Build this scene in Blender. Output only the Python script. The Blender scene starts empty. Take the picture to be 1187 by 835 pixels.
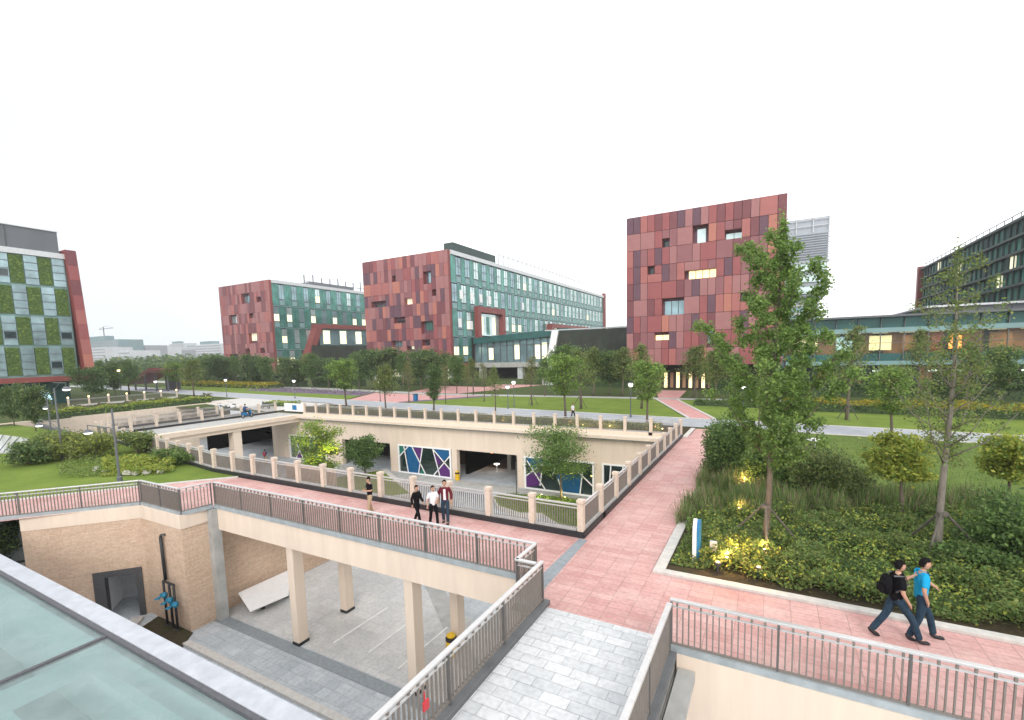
import bpy, bmesh, math, random
import numpy as np
from mathutils import Vector, Matrix
R=math.radians
S=bpy.context.scene
COL=S.collection
rnd=random.Random(7)
# ------------------------------------------------------------------ camera
FPX,CX,CY,CAMH=545.5,593.5,465.1,6.9
def cam_axes():
    yaw,pit,rol=R(-28.87),R(-5.85),R(1.5)
    f=Vector((math.sin(yaw)*math.cos(pit),math.cos(yaw)*math.cos(pit),math.sin(pit)))
    r=Vector((math.cos(yaw),-math.sin(yaw),0)); d=f.cross(r)
    return math.cos(rol)*r+math.sin(rol)*d, -math.sin(rol)*r+math.cos(rol)*d, f
AR,AD,AF=cam_axes()
cam=bpy.data.cameras.new('camera'); camo=bpy.data.objects.new('camera',cam); COL.objects.link(camo)
mw=Matrix((AR,-AD,-AF)).transposed().to_4x4(); mw.translation=(0,0,CAMH); camo.matrix_world=mw
cam.sensor_width=36; cam.lens=FPX/1187*36; cam.shift_y=(CY-417.5)/1187; cam.clip_end=9000; cam.clip_start=.1
S.camera=camo
# surveyed photo points -> real planes (ground height z, or a vertical plane)
def ray(px,py): return AR*((px-CX)/FPX)+AD*((py-CY)/FPX)+AF
def atz(px,py,z=0.0):
    d=ray(px,py); t=(z-CAMH)/d.z; return Vector((d.x*t,d.y*t,z))
def aty(px,py,y): d=ray(px,py); t=y/d.y; return Vector((d.x*t,y,CAMH+d.z*t))
def atx(px,py,x): d=ray(px,py); t=x/d.x; return Vector((x,d.y*t,CAMH+d.z*t))
# ------------------------------------------------------------------ materials
MATS={}
def nodes(name):
    m=bpy.data.materials.new(name); m.use_nodes=True; nt=m.node_tree
    b=nt.nodes['Principled BSDF']; MATS[name]=m
    return m,nt,b
def N(nt,t,**k):
    n=nt.nodes.new(t)
    for a,v in k.items():
        if a.startswith('i_'): n.inputs[a[2:].replace('_',' ')].default_value=v
        else: setattr(n,a,v)
    return n
def ramp(nt,fac,stops):
    r=nt.nodes.new('ShaderNodeValToRGB'); e=r.color_ramp.elements
    e[0].position,e[0].color=stops[0][0],(*stops[0][1],1); e[1].position,e[1].color=stops[-1][0],(*stops[-1][1],1)
    for p,c in stops[1:-1]:
        x=e.new(p); x.color=(*c,1)
    nt.links.new(fac,r.inputs[0]); return r.outputs[0]
def mulc(c,f): return tuple(min(1,x*f) for x in c)
def mat(name,c,rough=.7,var=.15,scale=3,bump=0.0,metal=0.0,spec=.4,stretch=None):
    m,nt,b=nodes(name)
    tc=N(nt,'ShaderNodeNewGeometry'); src=tc.outputs['Position']
    if stretch:
        mp=N(nt,'ShaderNodeMapping'); mp.inputs['Scale'].default_value=stretch; nt.links.new(src,mp.inputs[0]); src=mp.outputs[0]
    n=N(nt,'ShaderNodeTexNoise',i_Scale=scale,i_Detail=6.0,i_Roughness=.62); nt.links.new(src,n.inputs['Vector'])
    col=ramp(nt,n.outputs[0],[(.28,mulc(c,1-var)),(.72,mulc(c,1+var))])
    nt.links.new(col,b.inputs['Base Color'])
    b.inputs['Roughness'].default_value=rough; b.inputs['Metallic'].default_value=metal; b.inputs['Specular IOR Level'].default_value=spec
    if bump:
        bp=N(nt,'ShaderNodeBump',i_Strength=bump,i_Distance=.02); nt.links.new(n.outputs[0],bp.inputs['Height']); nt.links.new(bp.outputs[0],b.inputs['Normal'])
    return m
def tilemat(name,c1,c2,cm,w,h,mort=.012,wear=(.6,.55,.52),wearamt=.35,rough=.75,off=.5,rot=0,stain=None,bias=0.):
    m,nt,b=nodes(name)
    g=N(nt,'ShaderNodeNewGeometry'); mp=N(nt,'ShaderNodeMapping'); mp.inputs['Rotation'].default_value=(0,0,rot)
    nt.links.new(g.outputs['Position'],mp.inputs[0])
    br=N(nt,'ShaderNodeTexBrick',offset=off,i_Scale=1.0,i_Mortar_Size=mort,i_Brick_Width=w,i_Row_Height=h,i_Bias=bias,i_Mortar_Smooth=.3)
    br.inputs['Color1'].default_value=(*c1,1);br.inputs['Color2'].default_value=(*c2,1);br.inputs['Mortar'].default_value=(*cm,1)
    nt.links.new(mp.outputs[0],br.inputs['Vector'])
    # second brick layer: odd single slabs that bleached or were replaced
    br2=N(nt,'ShaderNodeTexBrick',offset=off,i_Scale=1.0,i_Mortar_Size=0.0,i_Brick_Width=w,i_Row_Height=h,i_Bias=-.72)
    br2.inputs['Color1'].default_value=(0,0,0,1);br2.inputs['Color2'].default_value=(1,1,1,1);br2.inputs['Mortar'].default_value=(0,0,0,1)
    mp2=N(nt,'ShaderNodeMapping'); mp2.inputs['Location'].default_value=(w*40,h*34,0); nt.links.new(mp.outputs[0],mp2.inputs[0]); nt.links.new(mp2.outputs[0],br2.inputs['Vector'])
    n=N(nt,'ShaderNodeTexNoise',i_Scale=.7,i_Detail=8.0,i_Roughness=.7); nt.links.new(g.outputs['Position'],n.inputs['Vector'])
    f=ramp(nt,n.outputs[0],[(.42,(0,0,0)),(.75,(1,1,1))])
    ma=N(nt,'ShaderNodeMath',operation='MULTIPLY_ADD'); nt.links.new(f,ma.inputs[0]); ma.inputs[1].default_value=wearamt
    mb=N(nt,'ShaderNodeMath',operation='MULTIPLY'); nt.links.new(br2.outputs[0],mb.inputs[0]); mb.inputs[1].default_value=.45; nt.links.new(mb.outputs[0],ma.inputs[2])
    mx=N(nt,'ShaderNodeMixRGB'); nt.links.new(ma.outputs[0],mx.inputs[0]); nt.links.new(br.outputs[0],mx.inputs[1]); mx.inputs[2].default_value=(*wear,1)
    n2=N(nt,'ShaderNodeTexNoise',i_Scale=9.0,i_Detail=5.0); nt.links.new(g.outputs['Position'],n2.inputs['Vector'])
    d=ramp(nt,n2.outputs[0],[(.3,(.86,.86,.86)),(.6,(1.04,1.04,1.04))])
    m2=N(nt,'ShaderNodeMixRGB',blend_type='MULTIPLY'); m2.inputs[0].default_value=1; nt.links.new(mx.outputs[0],m2.inputs[1]); nt.links.new(d,m2.inputs[2])
    out=m2.outputs[0]
    if stain:
        n3=N(nt,'ShaderNodeTexNoise',i_Scale=.25,i_Detail=6.0,i_Roughness=.65); nt.links.new(g.outputs['Position'],n3.inputs['Vector'])
        f3=ramp(nt,n3.outputs[0],[(.45,(0,0,0)),(.7,(1,1,1))]); m3=N(nt,'ShaderNodeMixRGB',blend_type='MULTIPLY'); nt.links.new(f3,m3.inputs[0]); nt.links.new(out,m3.inputs[1]); m3.inputs[2].default_value=(*stain,1); out=m3.outputs[0]
    nt.links.new(out,b.inputs['Base Color']); b.inputs['Roughness'].default_value=rough; b.inputs['Specular IOR Level'].default_value=.3
    bp=N(nt,'ShaderNodeBump',i_Strength=.35,i_Distance=.01,invert=True); nt.links.new(br.outputs['Fac'],bp.inputs['Height']); nt.links.new(bp.outputs[0],b.inputs['Normal'])
    return m
def leafmat(name,c,c2,trans=.45):
    m,nt,b=nodes(name)
    g=N(nt,'ShaderNodeNewGeometry')
    col=ramp(nt,g.outputs['Random Per Island'],[(0,mulc(c,.62)),(.5,c),(1,c2)])
    nt.links.new(col,b.inputs['Base Color']); b.inputs['Roughness'].default_value=.6; b.inputs['Specular IOR Level'].default_value=.25
    t=N(nt,'ShaderNodeBsdfTranslucent'); nt.links.new(col,t.inputs[0])
    mx=N(nt,'ShaderNodeMixShader'); mx.inputs[0].default_value=trans
    nt.links.new(b.outputs[0],mx.inputs[1]); nt.links.new(t.outputs[0],mx.inputs[2])
    nt.links.new(mx.outputs[0],nt.nodes['Material Output'].inputs[0]); return m
def emat(name,c,s):
    m,nt,b=nodes(name); b.inputs['Base Color'].default_value=(*c,1)
    b.inputs['Emission Color'].default_value=(*c,1); b.inputs['Emission Strength'].default_value=s; return m
def glassmat(name,c,alpha=.5,rough=.08,tc=(.78,.84,.82)):
    m,nt,b=nodes(name); b.inputs['Base Color'].default_value=(*c,1); b.inputs['Roughness'].default_value=rough
    b.inputs['Specular IOR Level'].default_value=.7
    t=N(nt,'ShaderNodeBsdfTransparent'); t.inputs[0].default_value=(*tc,1)
    mx=N(nt,'ShaderNodeMixShader'); mx.inputs[0].default_value=alpha
    nt.links.new(t.outputs[0],mx.inputs[1]); nt.links.new(b.outputs[0],mx.inputs[2]); nt.links.new(mx.outputs[0],nt.nodes['Material Output'].inputs[0]); return m
M={}
M['pink']=tilemat('pink_paving',(.54,.29,.27),(.63,.375,.35),(.40,.24,.22),.62,.31,.012,(.70,.54,.50),.5,off=0.0,stain=(.78,.75,.74))
M['pinkfar']=tilemat('pink_paving_far',(.53,.26,.25),(.60,.32,.30),(.46,.24,.23),.6,.6,.01,(.6,.42,.4),.3)
M['white_tile']=tilemat('pale_stone_slabs',(.48,.50,.515),(.62,.63,.645),(.33,.345,.36),.6,.3,.012,(.76,.76,.76),.45,off=.5,rot=0)
M['grey_tile']=tilemat('grey_floor_slabs',(.52,.525,.525),(.60,.60,.595),(.43,.435,.44),.6,.6,.008,(.66,.64,.60),.4,off=0,stain=(.8,.8,.8))
M['blue_tile']=tilemat('bluish_floor_slabs',(.42,.46,.49),(.52,.56,.585),(.34,.36,.38),.5,.5,.012,(.66,.67,.68),.45,off=0,stain=(.82,.84,.86))
M['duct']=mat('blue_white_duct_paint',(.66,.76,.78),.6,.08,1.5)
M['floorbelow']=mat('grey_green_floor_below',(.20,.26,.25),.7,.25,.8)
M['ledge']=mat('grey_stone_ledge',(.38,.37,.36),.8,.15,4)
M['strip']=mat('blue_grey_metal_strip',(.36,.40,.42),.55,.18,3,metal=.2)
M['postgrey']=mat('grey_rail_post_paint',(.13,.125,.12),.5,.1,8,metal=.2)
M['greenglass']=mat('grey_green_spandrel_glass',(.20,.32,.30),.35,.15,.5,metal=.2)
M['slateglass']=mat('slate_blue_window_glass',(.30,.42,.45),.2,.45,.3,metal=.45,spec=.6)
M['darkroof']=mat('dark_green_roof_cladding',(.035,.06,.055),.6,.2,.4)
M['baygreen']=mat('dark_green_bay_glass',(.05,.17,.14),.6,.4,.5,spec=.12)
M['baydark']=mat('deep_green_bay_glass',(.025,.075,.07),.6,.3,.5,spec=.12)
M['bandgrey']=mat('dark_grey_green_band',(.10,.125,.12),.7,.1,.5,spec=.1)
M['daylit_floor']=mat('daylit_cream_paving',(.68,.64,.56),.8,.1,1.5,.1)  # paler floor colour carries the bright daylight of the open courtyard
M['brick']=tilemat('tan_brick_cladding',(.44,.30,.21),(.50,.35,.25),(.40,.29,.21),.4,.09,.006,(.52,.39,.29),.3,off=.5)
def brickwall(name,axis):
    m=tilemat(name,(.56,.40,.29),(.66,.49,.365),(.46,.34,.25),.42,.085,.008,(.68,.54,.42),.35)
    nt=m.node_tree
    mp=[n for n in nt.nodes if n.type=='MAPPING'][0]
    if axis=='x': mp.inputs['Rotation'].default_value=(R(90),0,R(0))
    else: mp.inputs['Rotation'].default_value=(0,R(90),0)
    return m
M['brick_x']=brickwall('tan_brick_facing_front','x')
def swizzle(name,order):
    # brick courses run horizontally on a wall: feed (horizontal coordinate, height)
    m=M['brick_x'].copy(); m.name=name; nt=m.node_tree
    mp=[n for n in nt.nodes if n.type=='MAPPING'][0]; mp.inputs['Rotation'].default_value=(0,0,0)
    g=[n for n in nt.nodes if n.type=='NEW_GEOMETRY'][0]
    se=N(nt,'ShaderNodeSeparateXYZ'); co=N(nt,'ShaderNodeCombineXYZ'); nt.links.new(g.outputs['Position'],se.inputs[0])
    ad=N(nt,'ShaderNodeMath',operation='ADD'); nt.links.new(se.outputs[0],ad.inputs[0]); nt.links.new(se.outputs[1],ad.inputs[1])
    nt.links.new(ad.outputs[0],co.inputs[0]); nt.links.new(se.outputs[2],co.inputs[1]); nt.links.new(co.outputs[0],mp.inputs[0]); return m
M['bricks']=swizzle('tan_brick_wall','xz')
def grassmat(name,c1,c2,c3,sc=.5):
    m,nt,b=nodes(name)
    g=N(nt,'ShaderNodeNewGeometry')
    n=N(nt,'ShaderNodeTexNoise',i_Scale=sc,i_Detail=9.0,i_Roughness=.7); nt.links.new(g.outputs['Position'],n.inputs['Vector'])
    n2=N(nt,'ShaderNodeTexNoise',i_Scale=14.0,i_Detail=6.0,i_Roughness=.7); nt.links.new(g.outputs['Position'],n2.inputs['Vector'])
    a=ramp(nt,n.outputs[0],[(.3,c1),(.52,c2),(.72,c3)]); bb=ramp(nt,n2.outputs[0],[(.3,(.6,.6,.6)),(.7,(1.25,1.25,1.1))])
    mx=N(nt,'ShaderNodeMixRGB',blend_type='MULTIPLY'); mx.inputs[0].default_value=1; nt.links.new(a,mx.inputs[1]); nt.links.new(bb,mx.inputs[2])
    nt.links.new(mx.outputs[0],b.inputs['Base Color']); b.inputs['Roughness'].default_value=.95; b.inputs['Specular IOR Level'].default_value=.1
    bp=N(nt,'ShaderNodeBump',i_Strength=.8,i_Distance=.08); nt.links.new(n2.outputs[0],bp.inputs['Height']); nt.links.new(bp.outputs[0],b.inputs['Normal']); return m
M['grass']=grassmat('lawn_grass',(.13,.195,.040),(.175,.25,.05),(.23,.29,.065),.35)
M['grass_e']=grassmat('lawn_grass_darker',(.11,.165,.045),(.145,.205,.055),(.18,.24,.07),.5)  # slightly darker green for the lawn east of the walkway
M['soil']=grassmat('bed_soil',(.05,.045,.03),(.075,.06,.04),(.06,.07,.03),1.2)
M['land']=grassmat('far_ground',(.06,.09,.03),(.08,.11,.04),(.1,.12,.06),.05)
M['lavender']=grassmat('lavender_field',(.11,.12,.10),(.20,.15,.24),(.26,.19,.33),.8)
M['beige']=mat('beige_render',(.71,.595,.49),.85,.085,1.1,.05,stretch=(1.6,1.6,.22))
M['stone_beige']=mat('beige_stone',(.68,.57,.46),.8,.09,2.5,.1)  # the stone's own beige, slightly deeper than the render
M['post']=mat('warm_stone_post',(.62,.52,.43),.8,.12,6,.15)
M['kerb']=mat('pale_stone_kerb',(.55,.53,.50),.8,.14,5,.1)
M['conc']=mat('weathered_concrete',(.40,.40,.385),.85,.2,1.5,.15)
M['dconc']=mat('dark_concrete',(.13,.135,.14),.8,.2,2,.15)
M['asph']=mat('grey_road',(.36,.38,.41),.85,.12,1.2,.1)
M['drain']=mat('grey_granite_band',(.25,.28,.30),.7,.18,6,.1)
M['black']=mat('black_granite',(.025,.027,.03),.45,.25,5)
M['steel']=mat('brushed_steel',(.60,.59,.585),.35,.08,8,metal=.5)
M['bar']=mat('grey_painted_bars',(.225,.20,.18),.5,.1,8,metal=.2)
M['dbar']=mat('dark_grey_post_paint',(.09,.09,.095),.5,.15,8,metal=.3)
M['white']=mat('white_paint',(.86,.86,.87),.5,.06,4)
M['offwhite']=mat('off_white_metal',(.60,.62,.64),.45,.1,3,metal=.2)
M['capmetal']=mat('grey_white_metal_coping',(.47,.49,.53),.5,.16,2.6,metal=.15)
M['seal']=mat('dark_gasket',(.10,.10,.11),.7,.3,20)
M['line']=mat('worn_white_line',(.72,.72,.70),.8,.15,5)
M['darkglass']=mat('dark_glass',(.02,.035,.04),.08,.1,1,spec=.8)
M['teal']=mat('teal_glass_panel',(.09,.27,.23),.22,.45,.35,metal=.35,spec=.5)
M['tealdk']=mat('dark_teal_glass',(.035,.12,.115),.25,.3,.4,metal=.2,spec=.4)
M['tealband']=mat('pale_teal_band',(.20,.34,.35),.35,.1,1,spec=.5)
M['blueglass']=mat('window_glass',(.27,.40,.44),.15,.35,.35,metal=.5,spec=.6)
M['paleglass']=mat('pale_window_glass',(.60,.74,.73),.15,.3,.35,metal=.6,spec=.6)
M['greyp']=mat('grey_metal_cladding',(.135,.145,.16),.5,.08,.5,metal=.2)
M['louvre']=mat('silver_louvres',(.36,.39,.43),.45,.1,1,metal=.4)
M['redframe']=mat('dark_red_frame',(.24,.06,.055),.5,.12,1)
M['blackwall']=mat('black_stone_tree_reflection',(.028,.036,.024),.45,.6,.45)  # green tint and mottling paint in the reflection of trees
M['wood']=mat('orange_brown_panelling',(.36,.21,.115),.6,.3,.8,stretch=(1,1,.3))
REDS=[]
for i,c in enumerate([(.29,.085,.088),(.36,.125,.115),(.18,.058,.068),(.125,.060,.085),(.42,.160,.12),(.33,.145,.145),(.25,.10,.11)]):
    REDS.append(mat('terracotta_panel_%s'%'abcdefg'[i],c,.55,.08,.7))
M['tip']=emat('warm_lit_window',(1.0,.80,.42),1.25)
M['lit2']=emat('soft_lit_window',(.93,.88,.62),.72)
M['lamp']=emat('white_lamp_glass',(1,.97,.9),2.6)
M['warmlamp']=emat('warm_lamp_glass',(1,.72,.3),5.0)
M['spot']=emat('garden_spot_lens',(1,.70,.30),5.0)
M['orange']=emat('orange_cafe_light',(1,.35,.08),3.0)
M['bluelit']=emat('lit_blue_sign_face',(.42,.68,.85),.9)
M['brownwin']=glassmat('clear_glazing',(.04,.08,.08),.22)
M['roofglass']=glassmat('teal_roof_glass',(.50,.56,.56),.30,.10,(.70,.83,.82))
nt=M['roofglass'].node_tree; g_=N(nt,'ShaderNodeNewGeometry'); n_=N(nt,'ShaderNodeTexNoise',i_Scale=1.3,i_Detail=8.0,i_Roughness=.7); nt.links.new(g_.outputs['Position'],n_.inputs['Vector'])
mr=N(nt,'ShaderNodeMapRange'); mr.inputs[1].default_value=.35; mr.inputs[2].default_value=.75; mr.inputs[3].default_value=.25; mr.inputs[4].default_value=.40; nt.links.new(n_.outputs[0],mr.inputs[0]); nt.links.new(mr.outputs[0],[n for n in nt.nodes if n.type=='MIX_SHADER'][0].inputs[0])
M['leaf_a']=leafmat('leaves_mid_green',(0.135, 0.235, 0.065),(0.24, 0.35, 0.11))
M['leaf_t']=leafmat('leaves_fresh_green',(.17,.28,.08),(.27,.39,.12))
M['leaf_b']=leafmat('leaves_dark_green',(0.085, 0.155, 0.055),(0.16, 0.245, 0.09))
M['leaf_c']=leafmat('leaves_bright_green',(0.2, 0.32, 0.07),(0.33, 0.46, 0.11))
M['leaf_y']=leafmat('leaves_yellow_green',(0.36, 0.41, 0.07),(0.52, 0.54, 0.11))
M['leaf_o']=leafmat('leaves_olive_green',(0.19, 0.235, 0.075),(0.3, 0.345, 0.11))
M['leaf_r']=leafmat('leaves_brownish',(0.22, 0.16, 0.095),(0.31, 0.23, 0.14))
M['flower']=leafmat('yellow_flowers',(0.4, 0.33, 0.03),(0.55, 0.45, 0.05))
M['purple']=leafmat('purple_flowers',(0.3, 0.22, 0.36),(0.42, 0.33, 0.48))
M['reed']=leafmat('reddish_grass_blades',(0.33, 0.26, 0.17),(0.27, 0.33, 0.13))
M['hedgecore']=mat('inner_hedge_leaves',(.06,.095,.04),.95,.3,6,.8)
M['bark']=mat('grey_brown_bark',(.13,.105,.08),.9,.3,14,.5,stretch=(1,1,.3))
M['palebark']=mat('pale_grey_bark',(.20,.18,.155),.9,.3,14,.5,stretch=(1,1,.3))
M['pole']=mat('weathered_timber_pole',(.13,.115,.10),.9,.25,10,.3)
M['skin']=mat('skin',(.50,.29,.20),.55,.06,10)
M['hair']=mat('black_hair',(.008,.007,.007),.8,.3,60,spec=.1)
M['c_black']=mat('black_cloth',(.008,.008,.010),.85,.25,18,.3,spec=.08)
M['c_khaki']=mat('khaki_cloth',(.42,.32,.21),.85,.1,18,.3,spec=.08)
M['c_white']=mat('white_cloth',(.72,.73,.76),.85,.06,18,.3,spec=.08)
M['c_maroon']=mat('maroon_cloth',(.12,.018,.03),.85,.15,18,.3,spec=.08)
M['c_denim']=mat('blue_denim',(.028,.052,.080),.85,.3,12,.4,spec=.08)
M['c_blue']=mat('bright_blue_cotton',(.015,.33,.60),.8,.1,8,.3,spec=.08)
M['c_navy']=mat('navy_cotton',(.015,.05,.16),.8,.15,18,.3,spec=.08)
M['shoe']=mat('dark_shoe_leather',(.02,.02,.025),.5,.2,20)
M['red']=mat('red_plastic',(.55,.04,.05),.4,.1,5)
M['yellow']=mat('yellow_plastic',(.72,.45,.02),.45,.1,5)
M['bluep']=mat('blue_paint',(.02,.16,.36),.4,.1,5)
M['pipeblue']=mat('blue_valve_paint',(.02,.22,.36),.4,.15,10)
M['pblue']=mat('deep_blue_film',(.012,.10,.24),.6,.1,2,spec=.15)
M['ppurple']=mat('purple_film',(.10,.03,.16),.6,.1,2,spec=.15)
M['pgreen']=mat('green_film',(.02,.16,.12),.6,.1,2,spec=.15)
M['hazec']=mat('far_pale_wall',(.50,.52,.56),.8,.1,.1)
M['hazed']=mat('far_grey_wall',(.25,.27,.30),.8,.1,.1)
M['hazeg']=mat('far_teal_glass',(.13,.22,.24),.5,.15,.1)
M['dark']=mat('interior_shade_dark',(.035,.03,.028),.8,.2,1)  # near-black colour puts the shade of the unlit rooms into their surfaces
# ------------------------------------------------------------------ mesh builder
class MB:
    def __init__(s): s.v=[];s.f=[];s.m=[];s.mats=[]
    def mi(s,m):
        m=M[m] if isinstance(m,str) else m
        if m not in s.mats: s.mats.append(m)
        return s.mats.index(m)
    def add(s,vs,fs,m):
        o=len(s.v); k=s.mi(m); s.v+= [tuple(v) for v in vs]; s.f+=[tuple(i+o for i in f) for f in fs]; s.m+=[k]*len(fs); return s
    def box(s,x0,x1,y0,y1,z0,z1,m):
        vs=[(x,y,z) for z in (z0,z1) for y in (y0,y1) for x in (x0,x1)]
        return s.add(vs,[(0,2,3,1),(4,5,7,6),(0,1,5,4),(2,6,7,3),(0,4,6,2),(1,3,7,5)],m)
    def obox(s,a,b,w,z0,z1,m,side=0.0,dz=0.0):
        # box along a->b in plan (width w, shifted sideways), heights z0..z1, dz = rise of the far end
        a=Vector((a[0],a[1],0));b=Vector((b[0],b[1],0));d=(b-a).normalized();n=Vector((-d.y,d.x,0))
        p=[a+n*(side-w/2),b+n*(side-w/2),b+n*(side+w/2),a+n*(side+w/2)]
        e=[0,dz,dz,0]
        vs=[(q.x,q.y,z0+e[i]) for i,q in enumerate(p)]+[(q.x,q.y,z1+e[i]) for i,q in enumerate(p)]
        return s.add(vs,[(3,2,1,0),(4,5,6,7),(0,1,5,4),(1,2,6,5),(2,3,7,6),(3,0,4,7)],m)
    def prism(s,pts,z0,z1,m):
        n=len(pts); vs=[(p[0],p[1],z0) for p in pts]+[(p[0],p[1],z1) for p in pts]
        fs=[tuple(range(n-1,-1,-1)),tuple(range(n,2*n))]+[(i,(i+1)%n,(i+1)%n+n,i+n) for i in range(n)]
        return s.add(vs,fs,m)
    def poly(s,pts,m): return s.add(pts,[tuple(range(len(pts)))],m)
    def hexa(s,lo,hi,m):   # general 8 corner solid: four low points, four high points
        return s.add(list(lo)+list(hi),[(3,2,1,0),(4,5,6,7),(0,1,5,4),(1,2,6,5),(2,3,7,6),(3,0,4,7)],m)
    def tube(s,pts,rs,m,n=8,cap=True):
        pts=[Vector(p) for p in pts]; 
        if not hasattr(rs,'__len__'): rs=[rs]*len(pts)
        vs=[];fs=[]
        for i,p in enumerate(pts):
            t=(pts[min(i+1,len(pts)-1)]-pts[max(i-1,0)]).normalized()
            u=t.cross(Vector((0,0,1)) if abs(t.z)<.95 else Vector((1,0,0))).normalized(); w=t.cross(u)
            for k in range(n):
                a=2*math.pi*k/n; q=p+(u*math.cos(a)+w*math.sin(a))*rs[i]; vs.append(q)
        for i in range(len(pts)-1):
            for k in range(n): fs.append((i*n+k,i*n+(k+1)%n,(i+1)*n+(k+1)%n,(i+1)*n+k))
        if cap: fs.append(tuple(range(n-1,-1,-1))); fs.append(tuple(range((len(pts)-1)*n,len(pts)*n)))
        return s.add(vs,fs,m)
    def lathe(s,c,prof,m,n=16):
        vs=[];fs=[]
        for r,z in prof:
            for k in range(n):
                a=2*math.pi*k/n; vs.append((c[0]+r*math.cos(a),c[1]+r*math.sin(a),c[2]+z))
        for i in range(len(prof)-1):
            for k in range(n): fs.append((i*n+k,i*n+(k+1)%n,(i+1)*n+(k+1)%n,(i+1)*n+k))
        fs.append(tuple(range(n-1,-1,-1))); fs.append(tuple(range((len(prof)-1)*n,len(prof)*n)))
        return s.add(vs,fs,m)
    def ball(s,c,r,m,seg=10,rings=7):
        rx,ry,rz=r if hasattr(r,'__len__') else (r,r,r)
        prof=[(math.sin(math.pi*i/rings),-math.cos(math.pi*i/rings)) for i in range(rings+1)]
        vs=[];fs=[]
        for a,z in prof:
            for k in range(seg):
                t=2*math.pi*k/seg; vs.append((c[0]+rx*a*math.cos(t),c[1]+ry*a*math.sin(t),c[2]+rz*z))
        for i in range(rings):
            for k in range(seg): fs.append((i*seg+k,i*seg+(k+1)%seg,(i+1)*seg+(k+1)%seg,(i+1)*seg+k))
        return s.add(vs,fs,m)
    def mesh(s,name,loc=(0,0,0)):
        me=bpy.data.meshes.new(name)
        me.from_pydata([(v[0]-loc[0],v[1]-loc[1],v[2]-loc[2]) for v in s.v],[],s.f)
        for m in s.mats: me.materials.append(m)
        me.polygons.foreach_set('material_index',s.m); me.update(); return me
    def build(s,name,parent=None,smooth=False,bevel=0):
        """vertices are given in world coordinates; the mesh is stored relative to its thing"""
        loc=Vector((0,0,0))
        if parent is not None: loc=wloc(parent)
        me=s.mesh(name,loc)
        if smooth: me.polygons.foreach_set('use_smooth',[True]*len(me.polygons))
        o=bpy.data.objects.new(name,me); COL.objects.link(o)
        if parent is not None: o.parent=parent
        if bevel:
            b=o.modifiers.new('bevel','BEVEL'); b.width=bevel; b.segments=2; b.limit_method='ANGLE'
        return o
def wloc(o):
    v=Vector((0,0,0))
    while o is not None: v+=o.location; o=o.parent
    return v
def thing(name,label,cat,loc=(0,0,0),group=None):
    o=bpy.data.objects.new(name,None); o.empty_display_size=.3; COL.objects.link(o); o.location=loc
    return tag(o,label,cat,group)
def tag(o,label,cat,group=None):
    o['label']=label;o['category']=cat
    if group:o['group']=group
    return o
def struct(o,label=None):
    o['kind']='structure'
    return o
def stuff(o,label,cat): o['kind']='stuff'; o['label']=label; o['category']=cat; return o
def copy_tree(o,parent=None):
    c=o.copy(); COL.objects.link(c); c.parent=parent
    for ch in list(o.children): copy_tree(ch,c)
    return c
ORD=['first','second','third','fourth','fifth','sixth','seventh','eighth','ninth','tenth','eleventh','twelfth','thirteenth','fourteenth','fifteenth','sixteenth','seventeenth','eighteenth','nineteenth','twentieth']
def ordn(i):
    if i<20: return ORD[i]
    t=['twenty','thirty','forty'][i//10-2] if (i+1)%10 else None
    k=i+1; return {20:'twentieth',30:'thirtieth'}.get(k) or (['','','twenty','thirty','forty'][k//10]+'-'+ORD[k%10-1])
# ------------------------------------------------------------------ ground
gs=MB()
gs.poly([(-6.05,10.5,-.006),(4000,10.5,-.006),(4000,37.9,-.006),(-6.05,37.9,-.006)],'land')
gs.poly([(-4000,37.9,-.006),(4000,37.9,-.006),(4000,4500,-.006),(-4000,4500,-.006)],'land')
gs.poly([(-80,-4000,-.006),(-80,37.9,-.006),(-4000,37.9,-.006),(-4000,-4000,-.006)],'land')
gs.poly([(-80,-30,-.006),(-60,-30,-.006),(-30.2,6.95,-.006),(-26.75,10.8,-.006),(-27.4,16.1,-.006),(-57,19.6,-.006),(-57,20,-.006),(-80,20,-.006)],'land')
struct(gs.build('ground'))
lw=MB(); lw.poly([(-80,-60,-5.5),(60,-60,-5.5),(60,60,-5.5),(-80,60,-5.5)],'blue_tile'); struct(lw.build('lower_floor'))
ug=MB(); ug.poly([(-23.4,12.3,-5.49),(-6,12.3,-5.49),(-6,15.2,-5.49),(-15.9,18.6,-5.49),(-23.4,22,-5.49)],'grey_tile')
ug.poly([(-45,19.0,-5.483),(-23.4,19.9,-5.483),(-16.2,19.2,-5.483),(-18,22.5,-5.483),(-26,26.5,-5.483),(-45,26.5,-5.483)],'daylit_floor')  # daylit part of the floor, brightness painted as a paler patch
ug.poly([(-23.4,11.7,-5.486),(-4,11.75,-5.486),(-4,12.25,-5.486),(-23.4,12.25,-5.486)],'drain')
ug.poly([(-16.1,18.9,-5.484),(-10.5,14.2,-5.484),(-9.4,14.2,-5.484),(-15.4,19.5,-5.484)],'conc')
ug.poly([(-30,34.6,-5.485),(-6.2,34.6,-5.485),(-6.2,37.3,-5.485),(-50,37.3,-5.485),(-50,34.6,-5.485)],'conc')
struct(ug.build('underpass_paving'))
for i,(a,b) in enumerate([((386.5,745.7),(448.8,705.3)),((427.2,757),(470.3,724.7)),((461.7,775.7),(518.5,727.6))]):
    l=MB(); p,q=atz(*a,-5.5),atz(*b,-5.5); l.obox(p,q,.10,-5.482,-5.479,'line'); o=l.build('painted_line'); o['kind']='structure'
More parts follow.
